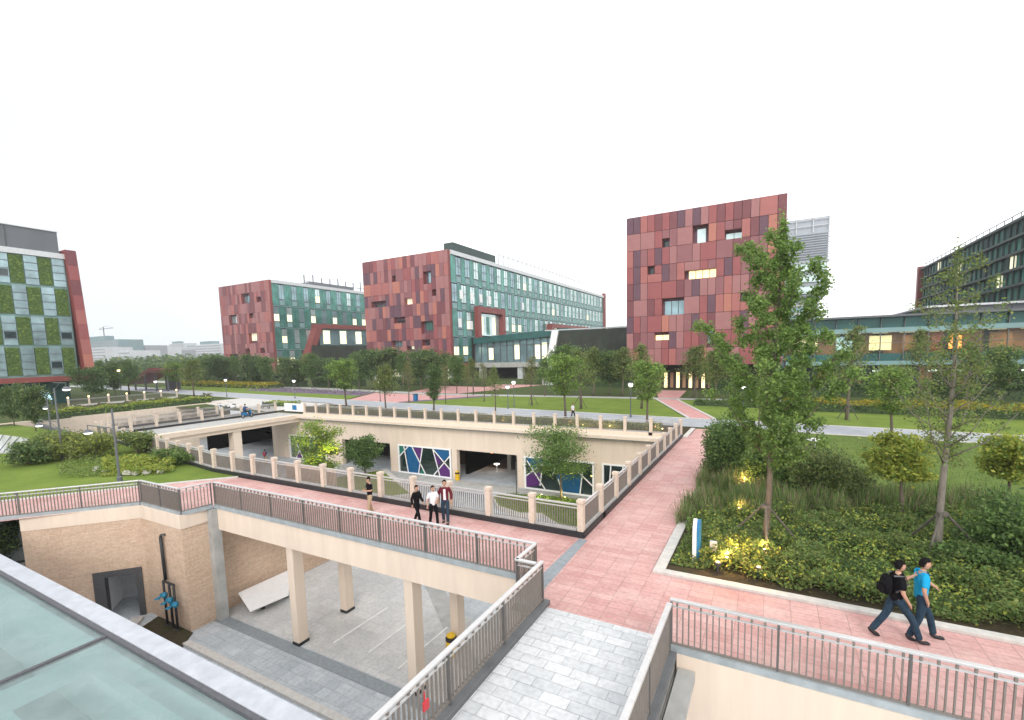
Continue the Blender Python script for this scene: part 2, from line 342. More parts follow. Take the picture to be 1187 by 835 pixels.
# ------------------------------------------------------------------ upper paving
pv=MB()
pv.poly([(-5.9,10.9,0),(40,10.9,0),(40,14.35,0),(-3.05,14.35,0),(-3.05,42.6,0),(-5.9,42.6,0)],'pink')
pv.poly([(-26.75,12.1,0),(-6.05,12.1,0),(-6.05,16,0),(-27.4,16,0)],'pink')
pv.poly([(-26.75,10.76,0),(-23.1,10.76,0),(-23.1,12.1,0),(-26.75,12.1,0)],'pink')
pv.poly([(-6.05,10.9,0),(-5.9,10.9,0),(-5.9,16,0),(-6.05,16,0)],'pink')
pv.poly([(-60,-30,0),(-26.75,10.76,0),(-26.75,12.1,0),(-27.4,16,0),(-30.35,12.87,0),(-62.5,-27,0)],'pink')
struct(pv.build('pink_walkway'))
dr=MB(); dr.poly([(-6.12,10.95,.004),(-5.62,10.95,.004),(-5.72,15.85,.004),(-6.05,15.85,.004)],'drain'); struct(dr.build('drain_band'))
q=atz(1148,718); dc=MB(); dc.box(q.x-.32,q.x+.32,q.y-.32,q.y+.32,0,.006,'drain'); dc.box(q.x-.27,q.x+.27,q.y-.27,q.y+.27,.006,.010,'conc'); dc=dc.build('drain_cover'); tag(dc,'square grey drain cover set in the pink paving at right','drain cover')
kb=MB()
kb.box(-3.05,-2.72,14.55,42.4,0,.07,'kerb'); kb.box(-3.05,40,14.27,14.55,0,.075,'kerb')
kb.obox((-27.45,16.0),(-30.35,12.87),.22,0,.06,'kerb'); kb.obox((-30.35,12.87),(-62.5,-27),.22,0,.06,'kerb')
kb.box(-5.9,-5.55,38.0,42.6,0,.06,'kerb')
struct(kb.build('kerb'))
# bed soil, lawns, roads
rd=[(-200,63),(-67,49),(-44.8,46.8),(-24,44.8),(-9.9,43.7),(.5,43.4),(11,42.7),(60,40.2)]
rf=[(60,44.0),(16,46.8),(3.8,47.9),(-10,49.0),(-21.5,50.2),(-48.9,52.3),(-75,55.5),(-200,71)]
g=MB(); g.poly([(p[0],p[1],0.004) for p in rd]+[(p[0],p[1],0.004) for p in rf],'asph'); struct(g.build('road'))
g=MB(); g.poly([(-200,84,0.004),(-70,67.4,.004),(-52,64.6,.004),(-22,66.2,.004),(.7,66.7,.004),(60,62.6,.004),(60,64.6,.004),(.7,68.9,.004),(-22,68.4,.004),(-51,67.4,.004),(-70,70.8,.004),(-200,90,.004)],'conc'); struct(g.build('back_path'))
def lawn(pts,m='grass',z=.0,name='lawn'):
    g=MB(); g.poly([(p[0],p[1],z) for p in pts],m); return struct(g.build(name))
lawn([(-13.4,49.3),(-21.5,50.25),(-48,52.3),(-39,65.6),(-22,66.2),(-14.5,66.4)])
lawn([(-13.4,49.3),(-7.3,48.85),(-14.0,66.3),(-14.5,66.4)],name='lawn')
lawn([(-4.4,48.7),(3.8,47.95),(16,46.85),(60,44.05),(60,62.5),(.7,66.6),(-11,66.5)])
lawn([(-2.72,21),(40,21),(40,41.0),(11,42.6),(.5,43.3),(-2.72,43.5)],'grass_e',z=-.002)
lawn([(-5.5,39),(-5.5,43.4),(-9.9,43.6),(-24,44.7),(-44.8,46.7),(-67,48.9),(-67,39)],'soil')
lawn([(-77,-30),(-63,-27),(-30.6,12.9),(-27.5,16.1),(-57,19.6),(-77,20)])
lawn([(-60,53.6),(-48.9,52.4),(-39.5,65.7),(-51,64.4),(-66,66)],'pinkfar',.003,'pink_side_path')
lawn([(-150,64.9),(-75,55.6),(-61,53.8),(-67,66.2),(-100,70.7),(-150,77)])
lawn([(-105,64),(-64.5,60.2),(-66,66),(-100,70.2)],'lavender',.004,'lavender_bed')
lawn([(-49,53.5),(-47.5,52.6),(-39.2,65),(-41.5,65.4)],'lavender',.006,'lavender_bed')
for pts in ([(-7.05,49.0),(-4.55,48.8),(-11.1,66.6),(-13.9,66.6)],[(-13.9,68.4),(-11.1,68.4),(-12,81),(-17,81)],[(-60,68.4),(-48,67.8),(-42,90),(-66,90)]):
    lawn(pts,'pinkfar',.005,'pink_cross_path')
g=MB(); g.obox((-7.05,49),(-13.9,66.6),.28,0,.06,'kerb'); g.obox((-4.55,48.8),(-11.1,66.6),.28,0,.06,'kerb')
for a,b in zip(rd[:-1],rd[1:]): g.obox(a,b,.2,0,.05,'kerb') if b[0]<-8 or a[0]>-3 else None
for a,b in zip(rf[:-1],rf[1:]): g.obox(a,b,.2,0,.05,'kerb')
struct(g.build('road_kerb'))
g=MB(); g.poly([(-2.72,14.55,.03),(40,14.55,.03),(40,22.5,.03),(-2.72,24.5,.03)],'soil'); struct(g.build('bed_soil'))
# ------------------------------------------------------------------ retaining structures
w=thing('retaining_wall','tan brick clad wall below the zigzag railing, with a dark door opening','wall',(-26,10,-5.5))
b=MB()
b.box(-26.6,-23.1,10.72,10.95,-5.5,-.62,'bricks')
b.box(-23.32,-23.1,10.95,11.9,-5.5,-.62,'bricks')
dv=Vector((-3.5,-3.85,0)).normalized(); P0=Vector((-26.65,10.75,0)); P1=P0+dv*15
def along(t): return (P0+dv*t)
n0_=Vector((-dv.y,dv.x,0)); n0_=n0_ if n0_.dot(Vector((-1,1,0)))>0 else -n0_
# diagonal wall with the doorway cut out (t 1.0 .. 4.4, up to -2.4)
b.obox(along(0),along(.25),.25,-5.5,-.62,'bricks',side=-.12)
b.obox(along(.25),along(2.2),.25,-3.05,-.62,'bricks',side=-.12)
b.obox(along(2.2),along(4.6),.25,-5.5,-.62,'bricks',side=-.12)
b.build('brick_cladding',w)
b=MB(); b.obox(along(-.15),along(4.62),.30,-.62,.02,'beige',side=-.12); b.box(-26.7,-23.05,10.68,10.98,-.62,.02,'beige'); b.box(-23.35,-23.05,10.98,11.9,-.62,.02,'beige'); b.build('parapet_band',w)
b=MB(); b.obox(along(4.5),along(4.5)+n0_*.5,.25,-5.5,-.62,'bricks'); b.obox(along(4.5)+n0_*.6,along(12)+n0_*.6,.4,-5.5,-2.5,'bricks'); b.obox(along(4.5)+n0_*.6,along(12)+n0_*.6,.5,-2.5,-2.35,'kerb'); b.obox(along(4.5)+n0_*2,along(12)+n0_*2,.2,-2.6,-.05,'duct'); b.build('return_wall',w)
b=MB()
b.obox(along(.25),along(.5),.34,-5.5,-3.05,'dbar',side=-.10); b.obox(along(1.75),along(2.2),.34,-5.5,-3.05,'dbar',side=-.10); b.obox(along(.5),along(1.75),.34,-3.35,-3.05,'dbar',side=-.10)
b.build('door_frame',w)
n_=Vector((dv.y,-dv.x,0)) # into the ground behind the wall
n_=Vector((-dv.y,dv.x,0)) if Vector((-dv.y,dv.x,0)).dot(Vector((-1,1,0)))>0 else n_
b=MB()
q=[along(.3),along(2.15),along(2.15)+n_*2.4,along(.3)+n_*2.4]
b.obox(q[1]+n_*.3,q[2],.08,-5.5,-2.9,'white'); b.obox(q[0]+n_*.3,q[3],.08,-5.5,-2.9,'white'); b.obox(q[3],q[2],.08,-5.5,-2.9,'offwhite')
b.prism([q[0]+n_*.2,q[1]+n_*.2,q[2],q[3]],-2.9,-2.8,'offwhite'); b.build('inner_room',w)
w2=thing('retaining_wall','brown brick side wall in shade under the walkway, behind the white board','wall',(-24,14,-5.5))
b=MB(); b.box(-23.75,-23.5,12.2,19.5,-5.5,-1.0,'bricks'); b.box(-28,-23.5,19.5,19.8,-5.5,0,'bricks'); b.build('brick_cladding',w2)
c=MB(); c.box(-23.5,-22.72,11.85,12.25,-5.5,-.05,'conc'); tag(c.build('wall_column'),'grey steel cased column at the corner of the tan brick wall','column')
# other hidden or partly seen retaining walls
b=MB(); b.box(-1.7,40,10.5,10.85,-5.5,.02,'beige'); tag(b.build('retaining_wall'),'plain beige wall below the near right railing, dropping to the lower level','wall')
b=MB(); b.box(-6.3,-6.0,16.2,37.4,-5.5,-.02,'beige'); tag(b.build('retaining_wall'),'beige east side wall of the sunken courtyard below the long balustrade','wall')
b=MB(); b.box(-80.3,-79.6,19,46,-5.5,.1,'stone_beige'); tag(b.build('retaining_wall'),'long beige wall beyond the courtyard with hedge rows on top','wall')
b=MB(); b.hexa([(-68.6,21,-5.5),(-68.2,21,-5.5),(-68.2,35,-5.5),(-68.6,35,-5.5)],[(-68.6,21,-4.9),(-68.2,21,-4.9),(-68.2,35,-2.6),(-68.6,35,-2.6)],'stone_beige'); tag(b.build('ramp_wall'),'sloping beige ramp wall seen through the bridge opening','wall')
b=MB(); b.obox((-27.4,16.0),(-80,22.2),.4,-5.5,-.3,'dconc',side=-.3); tag(b.build('retaining_wall'),'dark wall under the left end of the courtyard balustrade','wall')
# walkway deck between the two openings
wd=thing('walkway_deck','beige beam deck on square columns carrying the pink walkway over the parking level','walkway deck',(-15,12,-5.5))
b=MB(); b.box(-22.7,-5.95,12.12,12.5,-1.05,.0,'beige'); b.box(-6.3,-5.95,10.95,12.12,-1.05,0,'beige'); b.box(-22.7,-6.3,15.4,15.75,-1.05,-.02,'beige'); b.build('edge_beam',wd)
b=MB(); b.box(-23.4,-6.3,12.5,15.4,-.45,-.02,'beige'); b.build('deck_slab',wd)
for (x,y) in ((-17.75,12.22),(-11.2,12.22),(-17.95,15.0),(-11.45,15.2)):
    b=MB(); b.box(x-.2,x+.2,y,y+.5,-5.36,-1.0,'beige'); c=b.build('column',wd,bevel=.012)
    b=MB(); b.box(x-.215,x+.215,y-.015,y+.515,-5.5,-5.36,'black'); b.build('column_base',c)
# footbridge
fb=thing('footbridge','short footbridge with pale stone slabs between two grey railings','footbridge',(-3.6,5,-.2))
b=MB(); b.box(-5.45,-1.75,-8,11.15,-.55,-.004,'conc'); b.build('deck_slab',fb)
b=MB(); b.box(-5.14,-1.98,-8,11.02,-.004,.012,'white_tile'); b.build('paving',fb)
b=MB(); b.box(-5.45,-5.14,-8,11.2,-.004,.13,'dconc'); b.box(-1.98,-1.68,-8,10.4,-.004,.13,'dconc'); b.build('kerb',fb,bevel=.01)
b=MB(); b.box(-1.66,-1.3,-8,10.48,-.5,-.28,'conc'); b.build('side_ledge',fb)
# ------------------------------------------------------------------ metal railings
def railing(label,pts,h=1.12,z=.10,spacing=2.15,curb=True,barstep=.125,cat='railing'):
    rt=thing('metal_railing',label,cat,(pts[0][0],pts[0][1],0))
    for a,bb in zip(pts[:-1],pts[1:]):
        a=Vector((a[0],a[1],0));c=Vector((bb[0],bb[1],0)); L=(c-a).length; d=(c-a)/L
        b=MB(); b.obox(a-d*.03,c+d*.03,.12,z+h-.03,z+h+.02,'steel'); b.build('handrail',rt,bevel=.008)
        b=MB(); b.obox(a,c,.035,z+h-.17,z+h-.135,'steel'); b.obox(a,c,.045,z+.06,z+.10,'bar')
        n=int(L/barstep)
        for i in range(1,n):
            p=a+d*(i*L/n); b.obox(p-d*.013,p+d*.013,.05,z+.10,z+h-.17,'bar')
            if i%2: b.obox(p-d*.02,p+d*.02,.05,z+h-.135,z+h-.03,'bar')
        b.build('bar_panel',rt)
        k=max(1,round(L/spacing))
        for i in range(k+1):
            p=a+d*(i*L/k); b=MB(); b.obox(p-d*.022,p+d*.022,.07,z-.16,z+h-.03,'postgrey'); b.build('post',rt)
        if curb:
            b=MB(); b.obox(a,c,.17,z-.12,z+.055,'strip'); b.build('base_strip',rt)
    return rt
railing('long grey railing on the beige beam above the parking level',[(-22.85,12.15),(-6.02,12.15)])
railing('short railing stub turning in beside the footbridge end',[(-6.02,12.05),(-6.02,10.95),(-5.45,10.95)],spacing=1.2)
railing('left railing of the footbridge with a red tag hanging on it',[(-5.30,11.05),(-5.30,-6)],z=.13,curb=False)
railing('right railing of the footbridge running to the picture bottom',[(-1.84,10.35),(-1.84,-6)],z=.13,curb=False)
railing('near right railing above the plain beige wall',[(-1.84,10.6),(30,10.72)],z=.12,spacing=2.1)
railing('zigzag railing over the brick wall corner',[(-22.95,12.05),(-23.15,10.82),(-26.68,10.82)],spacing=1.8)
railing('slanting railing at far left in front of the lawn',[(-26.75,10.76),(along(16).x,along(16).y)],spacing=2.4)
b=MB(); b.box(-5.24,-5.20,5.93,6.08,.62,.80,'red'); b.box(-5.255,-5.225,5.99,6.01,.80,.96,'red'); tag(b.build('hanging_tag',bevel=.008),'small red tag hanging from the left footbridge railing','tag')
# ------------------------------------------------------------------ stone post balustrades
def post_mesh():
    b=MB(); b.box(-.115,.115,-.115,.115,.22,1.24,'post'); b.box(-.09,.09,-.09,.09,1.24,1.30,'post'); b.box(-.13,.13,-.13,.13,1.30,1.42,'post')
    me=b.mesh('post'); return me
POST=post_mesh()
def balustrade(label,pts,spacing,light=(),curbm='black',bars=True,h=1.0,lit=False):
    rt=thing('stone_post_balustrade',label,'balustrade',(pts[0][0],pts[0][1],0))
    for a,bb in zip(pts[:-1],pts[1:]):
        a=Vector((a[0],a[1],0));c=Vector((bb[0],bb[1],0)); L=(c-a).length; d=(c-a)/L
        k=max(1,round(L/spacing))
        b=MB(); b.obox(a-d*.15,c+d*.15,.36,-.1,.22,curbm); b.build('kerb',rt)
        for i in range(k+1):
            p=a+d*(i*L/k)
            if i>0 or a==Vector((pts[0][0],pts[0][1],0)):
                o=bpy.data.objects.new('post',POST); COL.objects.link(o); o.parent=rt; o.location=p-Vector((pts[0][0],pts[0][1],0)); o.rotation_euler[2]=math.atan2(d.y,d.x)
                if lit:
                    q=MB(); q.ball((p.x,p.y,1.52),.12,'warmlamp'); q.build('post_lamp',rt)
            if i<k:
                e=a+d*((i+1)*L/k); s=p+d*.15; e=e-d*.15
                b=MB(); b.obox(s,e,.08,1.17,1.22,'steel'); b.obox(s,e,.04,1.05,1.085,'steel'); b.obox(s,e,.20,.22,.31,'ledge')
                n=17
                for j in range(1,n):
                    u=s+(e-s)*(j/n); b.obox(u-d*.014,u+d*.014,.035,.31,1.05,'bar')
                b.build('rail_panel',rt)
    return rt
balustrade('stone post balustrade along the near edge of the sunken courtyard',[(-6.05,16.07),(-30.4,16.35),(-42,17.9),(-56.2,19.8)],2.03)
balustrade('stone post balustrade beside the central pink walkway',[(-6.05,18.3),(-6.05,38.1)],2.2)
b=MB(); b.obox((-6.05,16.25),(-6.05,18.15),.36,-.1,.22,'black')
balustrade('stone post balustrade along the far edge of the sunken courtyard',[(-8.35,38.2),(-50.3,38.2)],2.1,curbm='stone_beige')
rt=balustrade('short rail between the courtyard corner posts by the pink walkway',[(-6.05,16.07),(-6.05,18.3)],2.2)
for ch in list(rt.children):
    if ch.name.startswith('post'): bpy.data.objects.remove(ch)
rt=balustrade('short rail at the far right corner of the sunken courtyard',[(-6.05,38.2),(-8.35,38.2)],2.3,curbm='stone_beige')
for ch in list(rt.children):
    if ch.name.startswith('post'): bpy.data.objects.remove(ch)
# courtyard deck bridge on the left
db=thing('deck_bridge','beige deck bridge crossing the left end of the sunken courtyard','bridge',(-53,28,-1))
b=MB(); b.box(-56.2,-50.2,19.6,38.4,-.75,.0,'stone_beige'); b.build('deck_slab',db)
b=MB(); b.box(-50.9,-50.0,20.2,37.4,-.35,.10,'stone_beige'); b.build('edge_beam',db)
b=MB(); b.box(-55.7,-50.9,19.8,38.3,0.0,.012,'conc'); b.build('paving',db)
b=MB(); b.box(-51.2,-50.3,29.2,30.1,-5.5,-.75,'beige'); b.build('column',db)
b=MB(); b.box(-56.1,-50.8,37.6,37.9,-5.5,-.75,'beige'); b.build('end_wall',db)
balustrade('stone post balustrade on the far side of the deck bridge',[(-56.0,20.2),(-56.0,38.2)],2.25)
balustrade('stone post balustrade beyond the deck bridge on a second kerb',[(-60.2,22.3),(-60.2,33.2)],2.2,lit=False)
balustrade('stone post balustrade with glowing post lamps before the green walled building',[(-100,32),(-100,48)],2.5,lit=True,curbm='kerb')
sb=MB(); sb.box(-60.6,-59.8,21,37,-.6,.0,'conc'); tag(sb.build('ramp_kerb'),'grey concrete kerb wall under the second row of posts','wall')
sg=thing('sign_board','white and pale blue sign board at the deck bridge corner','sign',(-52,37.9,0))
b=MB(); b.box(-54.6,-50.8,38.5,38.62,.25,1.25,'white'); b.build('board',sg); b=MB(); b.box(-53.0,-52.2,38.46,38.5,.45,1.05,'bluep'); b.build('blue_mark',sg)
# far courtyard wall with openings
cw=thing('courtyard_facade','beige courtyard wall with wide openings and coloured glass screens','building',(-30,37.5,-5.5))
b=MB(); b.box(-56,-6.0,37.5,38.0,-2.5,-.45,'beige'); b.build('wall',cw)
b=MB(); b.box(-56,-6.0,37.15,38.05,-.45,-.25,'conc'); b.build('cornice',cw)
b=MB(); b.box(-50,-6.0,36.75,38.1,-.25,0.0,'stone_beige'); b.build('coping_ledge',cw)
cols=[(-56,-52.7),(-45.9,-43.3),(-35.9,-34.8),(-27.7,-27.1),(-20.3,-19.6),(-12.85,-12.2),(-9.8,-6.0)]
for x0,x1 in cols:
    b=MB(); b.box(x0,x1,37.5,38.0,-5.5,-2.5,'beige'); b.build('pier',cw)
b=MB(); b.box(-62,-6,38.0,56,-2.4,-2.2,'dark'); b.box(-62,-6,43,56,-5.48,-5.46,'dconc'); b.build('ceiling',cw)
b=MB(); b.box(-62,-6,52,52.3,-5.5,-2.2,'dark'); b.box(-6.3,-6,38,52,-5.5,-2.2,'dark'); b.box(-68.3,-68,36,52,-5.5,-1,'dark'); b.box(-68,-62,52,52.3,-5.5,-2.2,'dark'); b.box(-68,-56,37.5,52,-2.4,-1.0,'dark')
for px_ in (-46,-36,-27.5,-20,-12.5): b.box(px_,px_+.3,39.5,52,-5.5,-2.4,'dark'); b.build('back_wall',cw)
for i in range(16):
    x=-58+i*3.3
    b=MB(); b.box(x,x+.5,47.6,47.9,-5.5,-2.4,'conc'); b.build('inner_pier',cw)
# tall dark piers seen in the openings, cafe lamps
b=MB()
for x in (-24.5,-23.4,-31.5,-39.8,-38.4): b.box(x,x+.45,43,43.4,-5.5,-2.4,'conc')
b.build('inner_columns',cw)
def screen(x0,x1,lines,polys):
    b=MB(); z0,z1=-5.38,-2.62; y=37.42
    b.box(x0,x1,y-.02,y+.16,z0-.14,z0,'white'); b.box(x0,x1,y-.02,y+.16,z1,z1+.14,'white'); b.box(x0,x0+.16,y-.02,y+.16,z0,z1,'white'); b.box(x1-.16,x1,y-.02,y+.16,z0,z1,'white')
    fr=b.build('screen_frame',cw)
    a0,a1=x0+.16,x1-.16
    U=lambda u,v:(a0+(a1-a0)*u,z1+(z0-z1)*v)
    b=MB(); b.box(a0,a1,y+.09,y+.12,z0,z1,'brownwin'); b.build('pane',fr)
    for m,p in polys:
        b=MB(); q=[U(*t) for t in p]; vs=[(x,y+.07,z) for x,z in q]+[(x,y+.085,z) for x,z in q]; n=len(q)
        b.add(vs,[tuple(range(n)),tuple(range(2*n-1,n-1,-1))]+[(i,i+n,(i+1)%n+n,(i+1)%n) for i in range(n)],m)
        b.build('coloured_film',fr)
    b=MB()
    for (u0,v0,u1,v1) in lines:
        p,q=Vector((*U(u0,v0),0)),Vector((*U(u1,v1),0)); d=(q-p).normalized(); n=Vector((-d.y,d.x,0))*.05
        c=[p-n,q-n,q+n,p+n]; b.add([(t.x,y+.02,t.y) for t in c]+[(t.x,y+.06,t.y) for t in c],[(0,1,2,3),(7,6,5,4),(0,4,5,1),(1,5,6,2),(2,6,7,3),(3,7,4,0)],'white')
    b.build('crossing_bars',fr)
LC=[(.1,0,.17,1),(.27,0,.52,1),(.48,0,.38,1),(.19,0,0,.42),(.68,0,.8,1),(.68,0,1,.72),(1,.22,.68,1)]
PC=[('pblue',[(.14,0),(.27,0),(.43,.64),(.38,1),(.17,1)]),('ppurple',[(.29,0),(.47,0),(.42,.52)]),('pblue',[(.71,0),(1,0),(1,.22),(.86,.43)]),('ppurple',[(.72,.2),(.83,.45),(.75,.7)]),('ppurple',[(.85,.5),(1,.76),(1,1),(.8,1),(.78,.75)]),('pgreen',[(0,0),(.1,0),(.08,.2),(0,.38)]),('pgreen',[(.45,.8),(.51,1),(.4,1)])]
screen(-34.72,-27.78,LC,PC)
screen(-19.55,-12.88,[(.02,.1,.3,1),(.27,.15,0,.62),(.27,.15,.22,.9),(.5,.6,.56,1),(.86,.3,.82,1),(.72,.15,1,.7),(.5,0,.42,.5)],[('pblue',[(0,0),(.24,0),(.27,.15),(.12,.42),(.02,.12)]),('ppurple',[(.12,.45),(.26,.2),(.24,.85),(.22,.9),(0,1),(0,.64)]),('pblue',[(.5,.4),(.86,.4),(.82,1),(.56,1),(.48,.6)]),('pgreen',[(.3,.1),(.45,.1),(.4,.4)])])
screen(-52.63,-45.94,[(.1,0,.35,1),(.45,0,.15,1),(.6,0,.5,1),(.7,0,.95,1),(1,.2,.7,1)],[('ppurple',[(.1,.1),(.3,.1),(.25,.5)]),('pblue',[(.55,.1),(.7,.1),(.8,.9),(.52,.9)]),('ppurple',[(.2,.7),(.35,1),(.15,1)])])
screen(-12.2,-9.87,[(.3,0,.2,1),(.8,0,.9,1)],[('pblue',[(.2,.5),(.8,.55),(.85,1),(.15,1)])])
# cafe lamps and parasol lamp deep in the openings
for i,(x,y,z,m) in enumerate([(-26.2,42.5,-3.2,'orange'),(-25.9,42.2,-3.6,'orange'),(-24.6,44,-3.3,'orange'),(-33.5,44,-3.2,'orange'),(-31,42.6,-3.5,'orange'),(-22.2,43.6,-4.2,'orange')]):
    t=thing('pendant_lamp','%s small orange pendant lamp from the left inside the dark courtyard openings'%ORD[[4,3,2,0,1,5][i] if False else {0:2,1:3,2:4,3:0,4:1,5:5}[i]],'lamp',(x,y,z),'pendant lamps in the courtyard openings')
    b=MB(); b.ball((x,y,z),.13,m); b.build('bulb',t); b=MB(); b.tube([(x,y,z+.1),(x,y,-2.4)],.012,'dbar',6); b.build('cord',t)
    if i in(0,3):
        l=bpy.data.lights.new('lamp_light','POINT'); l.energy=60; l.color=(1,.55,.25); l.shadow_soft_size=.15; lo=bpy.data.objects.new('lamp_light',l); COL.objects.link(lo); lo.parent=t; lo.location=(0,0,-.25); l.energy=30
t=thing('cafe_fountain_lamp','white dish shaped standing lamp glowing in the middle courtyard opening','lamp',(-24.9,41.5,-5.5))
b=MB(); b.tube([(-24.9,41.5,-5.5),(-24.9,41.5,-4.7)],.04,'white'); b.build('stem',t); b=MB(); b.lathe((-24.9,41.5,-4.75),[(.06,0),(.3,.10),(.32,.13),(.06,.12)],'lamp'); b.build('dish',t)
# ramp wall board, bins, pipes
wb=thing('white_board_table','long white board lying tilted on low dark trestles by the brown brick wall','board',(-22.6,14,-5.5))
b=MB(); a,bb,c,d=atz(275.8,687.4,-4.75),atz(289.5,702,-4.75),atz(334,683.5,-4.75),atz(332,662,-4.75)
k=.28
b.hexa([bb-Vector((0,0,k+.06)),c-Vector((0,0,k+.06)),d+Vector((0,.2,-.06)),a-Vector((0,0,.06))],[bb-Vector((0,0,k)),c-Vector((0,0,k)),d+Vector((0,.2,0)),a],'white'); b.build('board',wb,bevel=.01)
for f in (.3,.85):
    p=a.lerp(d,f).lerp(bb.lerp(c,f),.5); b=MB(); b.box(p.x-.45,p.x+.45,p.y-.06,p.y+.06,-5.5,-5.12,'dbar'); b.build('trestle',wb)
def bin_(label,x,y,z):
    t=thing('litter_bin',label,'bin',(x,y,z))
    b=MB(); b.lathe((x,y,z),[(.21,0),(.23,.04),(.23,.62),(.22,.66)],'yellow'); b.build('body',t); b=MB(); b.lathe((x,y,z+.66),[(.24,0),(.24,.1),(.20,.13)],'black'); b.build('lid_band',t)
    b=MB(); b.lathe((x,y,z+.8),[(.17,0),(.2,.06),(.12,.14),(.02,.16)],'yellow'); b.build('cap',t)
bin_('yellow litter bin with black band beside the rear right column',-11.3,14.75,-5.5)
bin_('yellow litter bin at the courtyard pier beside the purple screen',-26.9,37.2,-5.5)
pt=thing('standpipe_set','black riser pipe with three legs and blue valves on the brick wall','pipework',(-24.3,10.5,-5.5))
b=MB(); b.tube([(-24.75,10.6,-1.2),(-24.72,10.6,-1.12),(-24.62,10.6,-1.08),(-24.5,10.68,-1.08)],.05,'dbar'); b.tube([(-24.75,10.6,-1.2),(-24.7,10.6,-3.3)],.075,'black'); b.build('riser',pt,smooth=True)
for i,x in enumerate((-24.7,-24.2,-23.8)):
    b=MB(); b.tube([(x,10.5,-5.5),(x,10.5,-3.3-.0*i)],.055,'black'); b.lathe((x,10.5,-5.5),[(.12,0),(.12,.06),(.06,.08)],'black',10); q=b.build('pipe_leg',pt,smooth=True)
    b=MB(); b.ball((x,10.5,-4.0-.12*i),(.13,.13,.17),'pipeblue',10,7); b.tube([(x-.18,10.45,-4.0-.12*i),(x+.18,10.45,-4.0-.12*i)],.09,'pipeblue'); b.tube([(x,10.5,-4.0-.12*i),(x,10.2,-4.0-.12*i)],.035,'pipeblue'); b.lathe((x,10.2,-4.05-.12*i),[(.12,0),(.12,.03)],'pipeblue',10); b.build('valve',q,smooth=True)
b=MB(); b.tube([(-24.7,10.5,-3.3),(-23.8,10.5,-3.3)],.055,'black'); b.build('header_pipe',pt,smooth=True)
g=MB(); g.poly([(-26.0,10.7,-5.48),(-22.9,10.7,-5.48),(-21.9,9.6,-5.48),(-25.3,9.0,-5.48)],'soil'); struct(g.build('dark_floor_patch'))  # dark sheet in the bed colour at the foot of the pipe wall
g=MB(); g.obox((-26.6,10.1),(-22.2,6.0),.5,-5.49,-5.35,'kerb'); struct(g.build('lower_kerb'))
g=MB(); g.box(-22.3,-4,10.3,11.7,-5.49,-5.482,'blue_tile'); g.box(-22.3,-4,9.95,10.25,-5.49,-5.38,'kerb'); struct(g.build('lower_kerb_strip'))
# ------------------------------------------------------------------ glass roof in front, lower left
gr=thing('glass_roof','teal tinted glass skylight roof with a pale metal coping at lower left','glass roof',(-12,3,0))
Z=.5
b=MB(); b.hexa([(-40,4.66,Z-.5),(-6.0,4.66,Z-.5),(-6.0,5.12,Z-.5),(-40,5.12,Z-.5)],[(-40,4.66,Z),(-6.0,4.66,Z),(-6.0,5.12,Z-.02),(-40,5.12,Z-.02)],'capmetal'); b.build('coping',gr,bevel=.015)
b=MB(); b.box(-40,-6.2,4.56,4.655,Z-.3,Z-.03,'seal'); b.box(-6.45,-6.2,-6,4.56,Z-.3,Z-.03,'seal'); b.build('gasket',gr)
mul=[-40,-31,-22.3,-13.75,-6.45]
for a,c in zip(mul[:-1],mul[1:]):
    b=MB(); b.box(a+.05,c-.05,-6,4.55,Z-.14,Z-.10,'roofglass'); b.build('pane',gr)
for x in mul[1:-1]:
    b=MB(); b.box(x-.05,x+.05,-6,4.56,Z-.16,Z-.06,'seal'); b.build('glazing_bar',gr); b=MB(); b.box(x-.07,x+.07,-6,4.5,Z-.75,Z-.3,'white'); b.build('beam',gr)
b=MB(); b.box(-40,-6.3,-6,4.9,-2.7,-2.55,'floorbelow'); b.build('floor_below',gr)
b=MB(); b.box(-40,-6.2,4.7,4.9,-5.5,Z-.5,'white'); b.box(-6.4,-6.2,-6,4.7,-5.5,Z-.5,'white'); b.build('wall',gr)
b=MB(); b.box(-13.6,-6.6,4.18,4.42,-.5,-.25,'white'); b.box(-12.4,-6.6,2.9,3.7,-1.9,-.9,'duct'); b.box(-12.9,-9.8,-.6,1.9,-2.55,-.8,'duct'); b.box(-12.6,-10.1,-.3,1.6,-.8,-.74,'white'); b.box(-21.8,-14.2,2.2,3.3,-2.55,-1.3,'duct'); b.box(-20,-18.5,.2,1.8,-2.55,-1.0,'white'); b.build('white_ducts',gr)
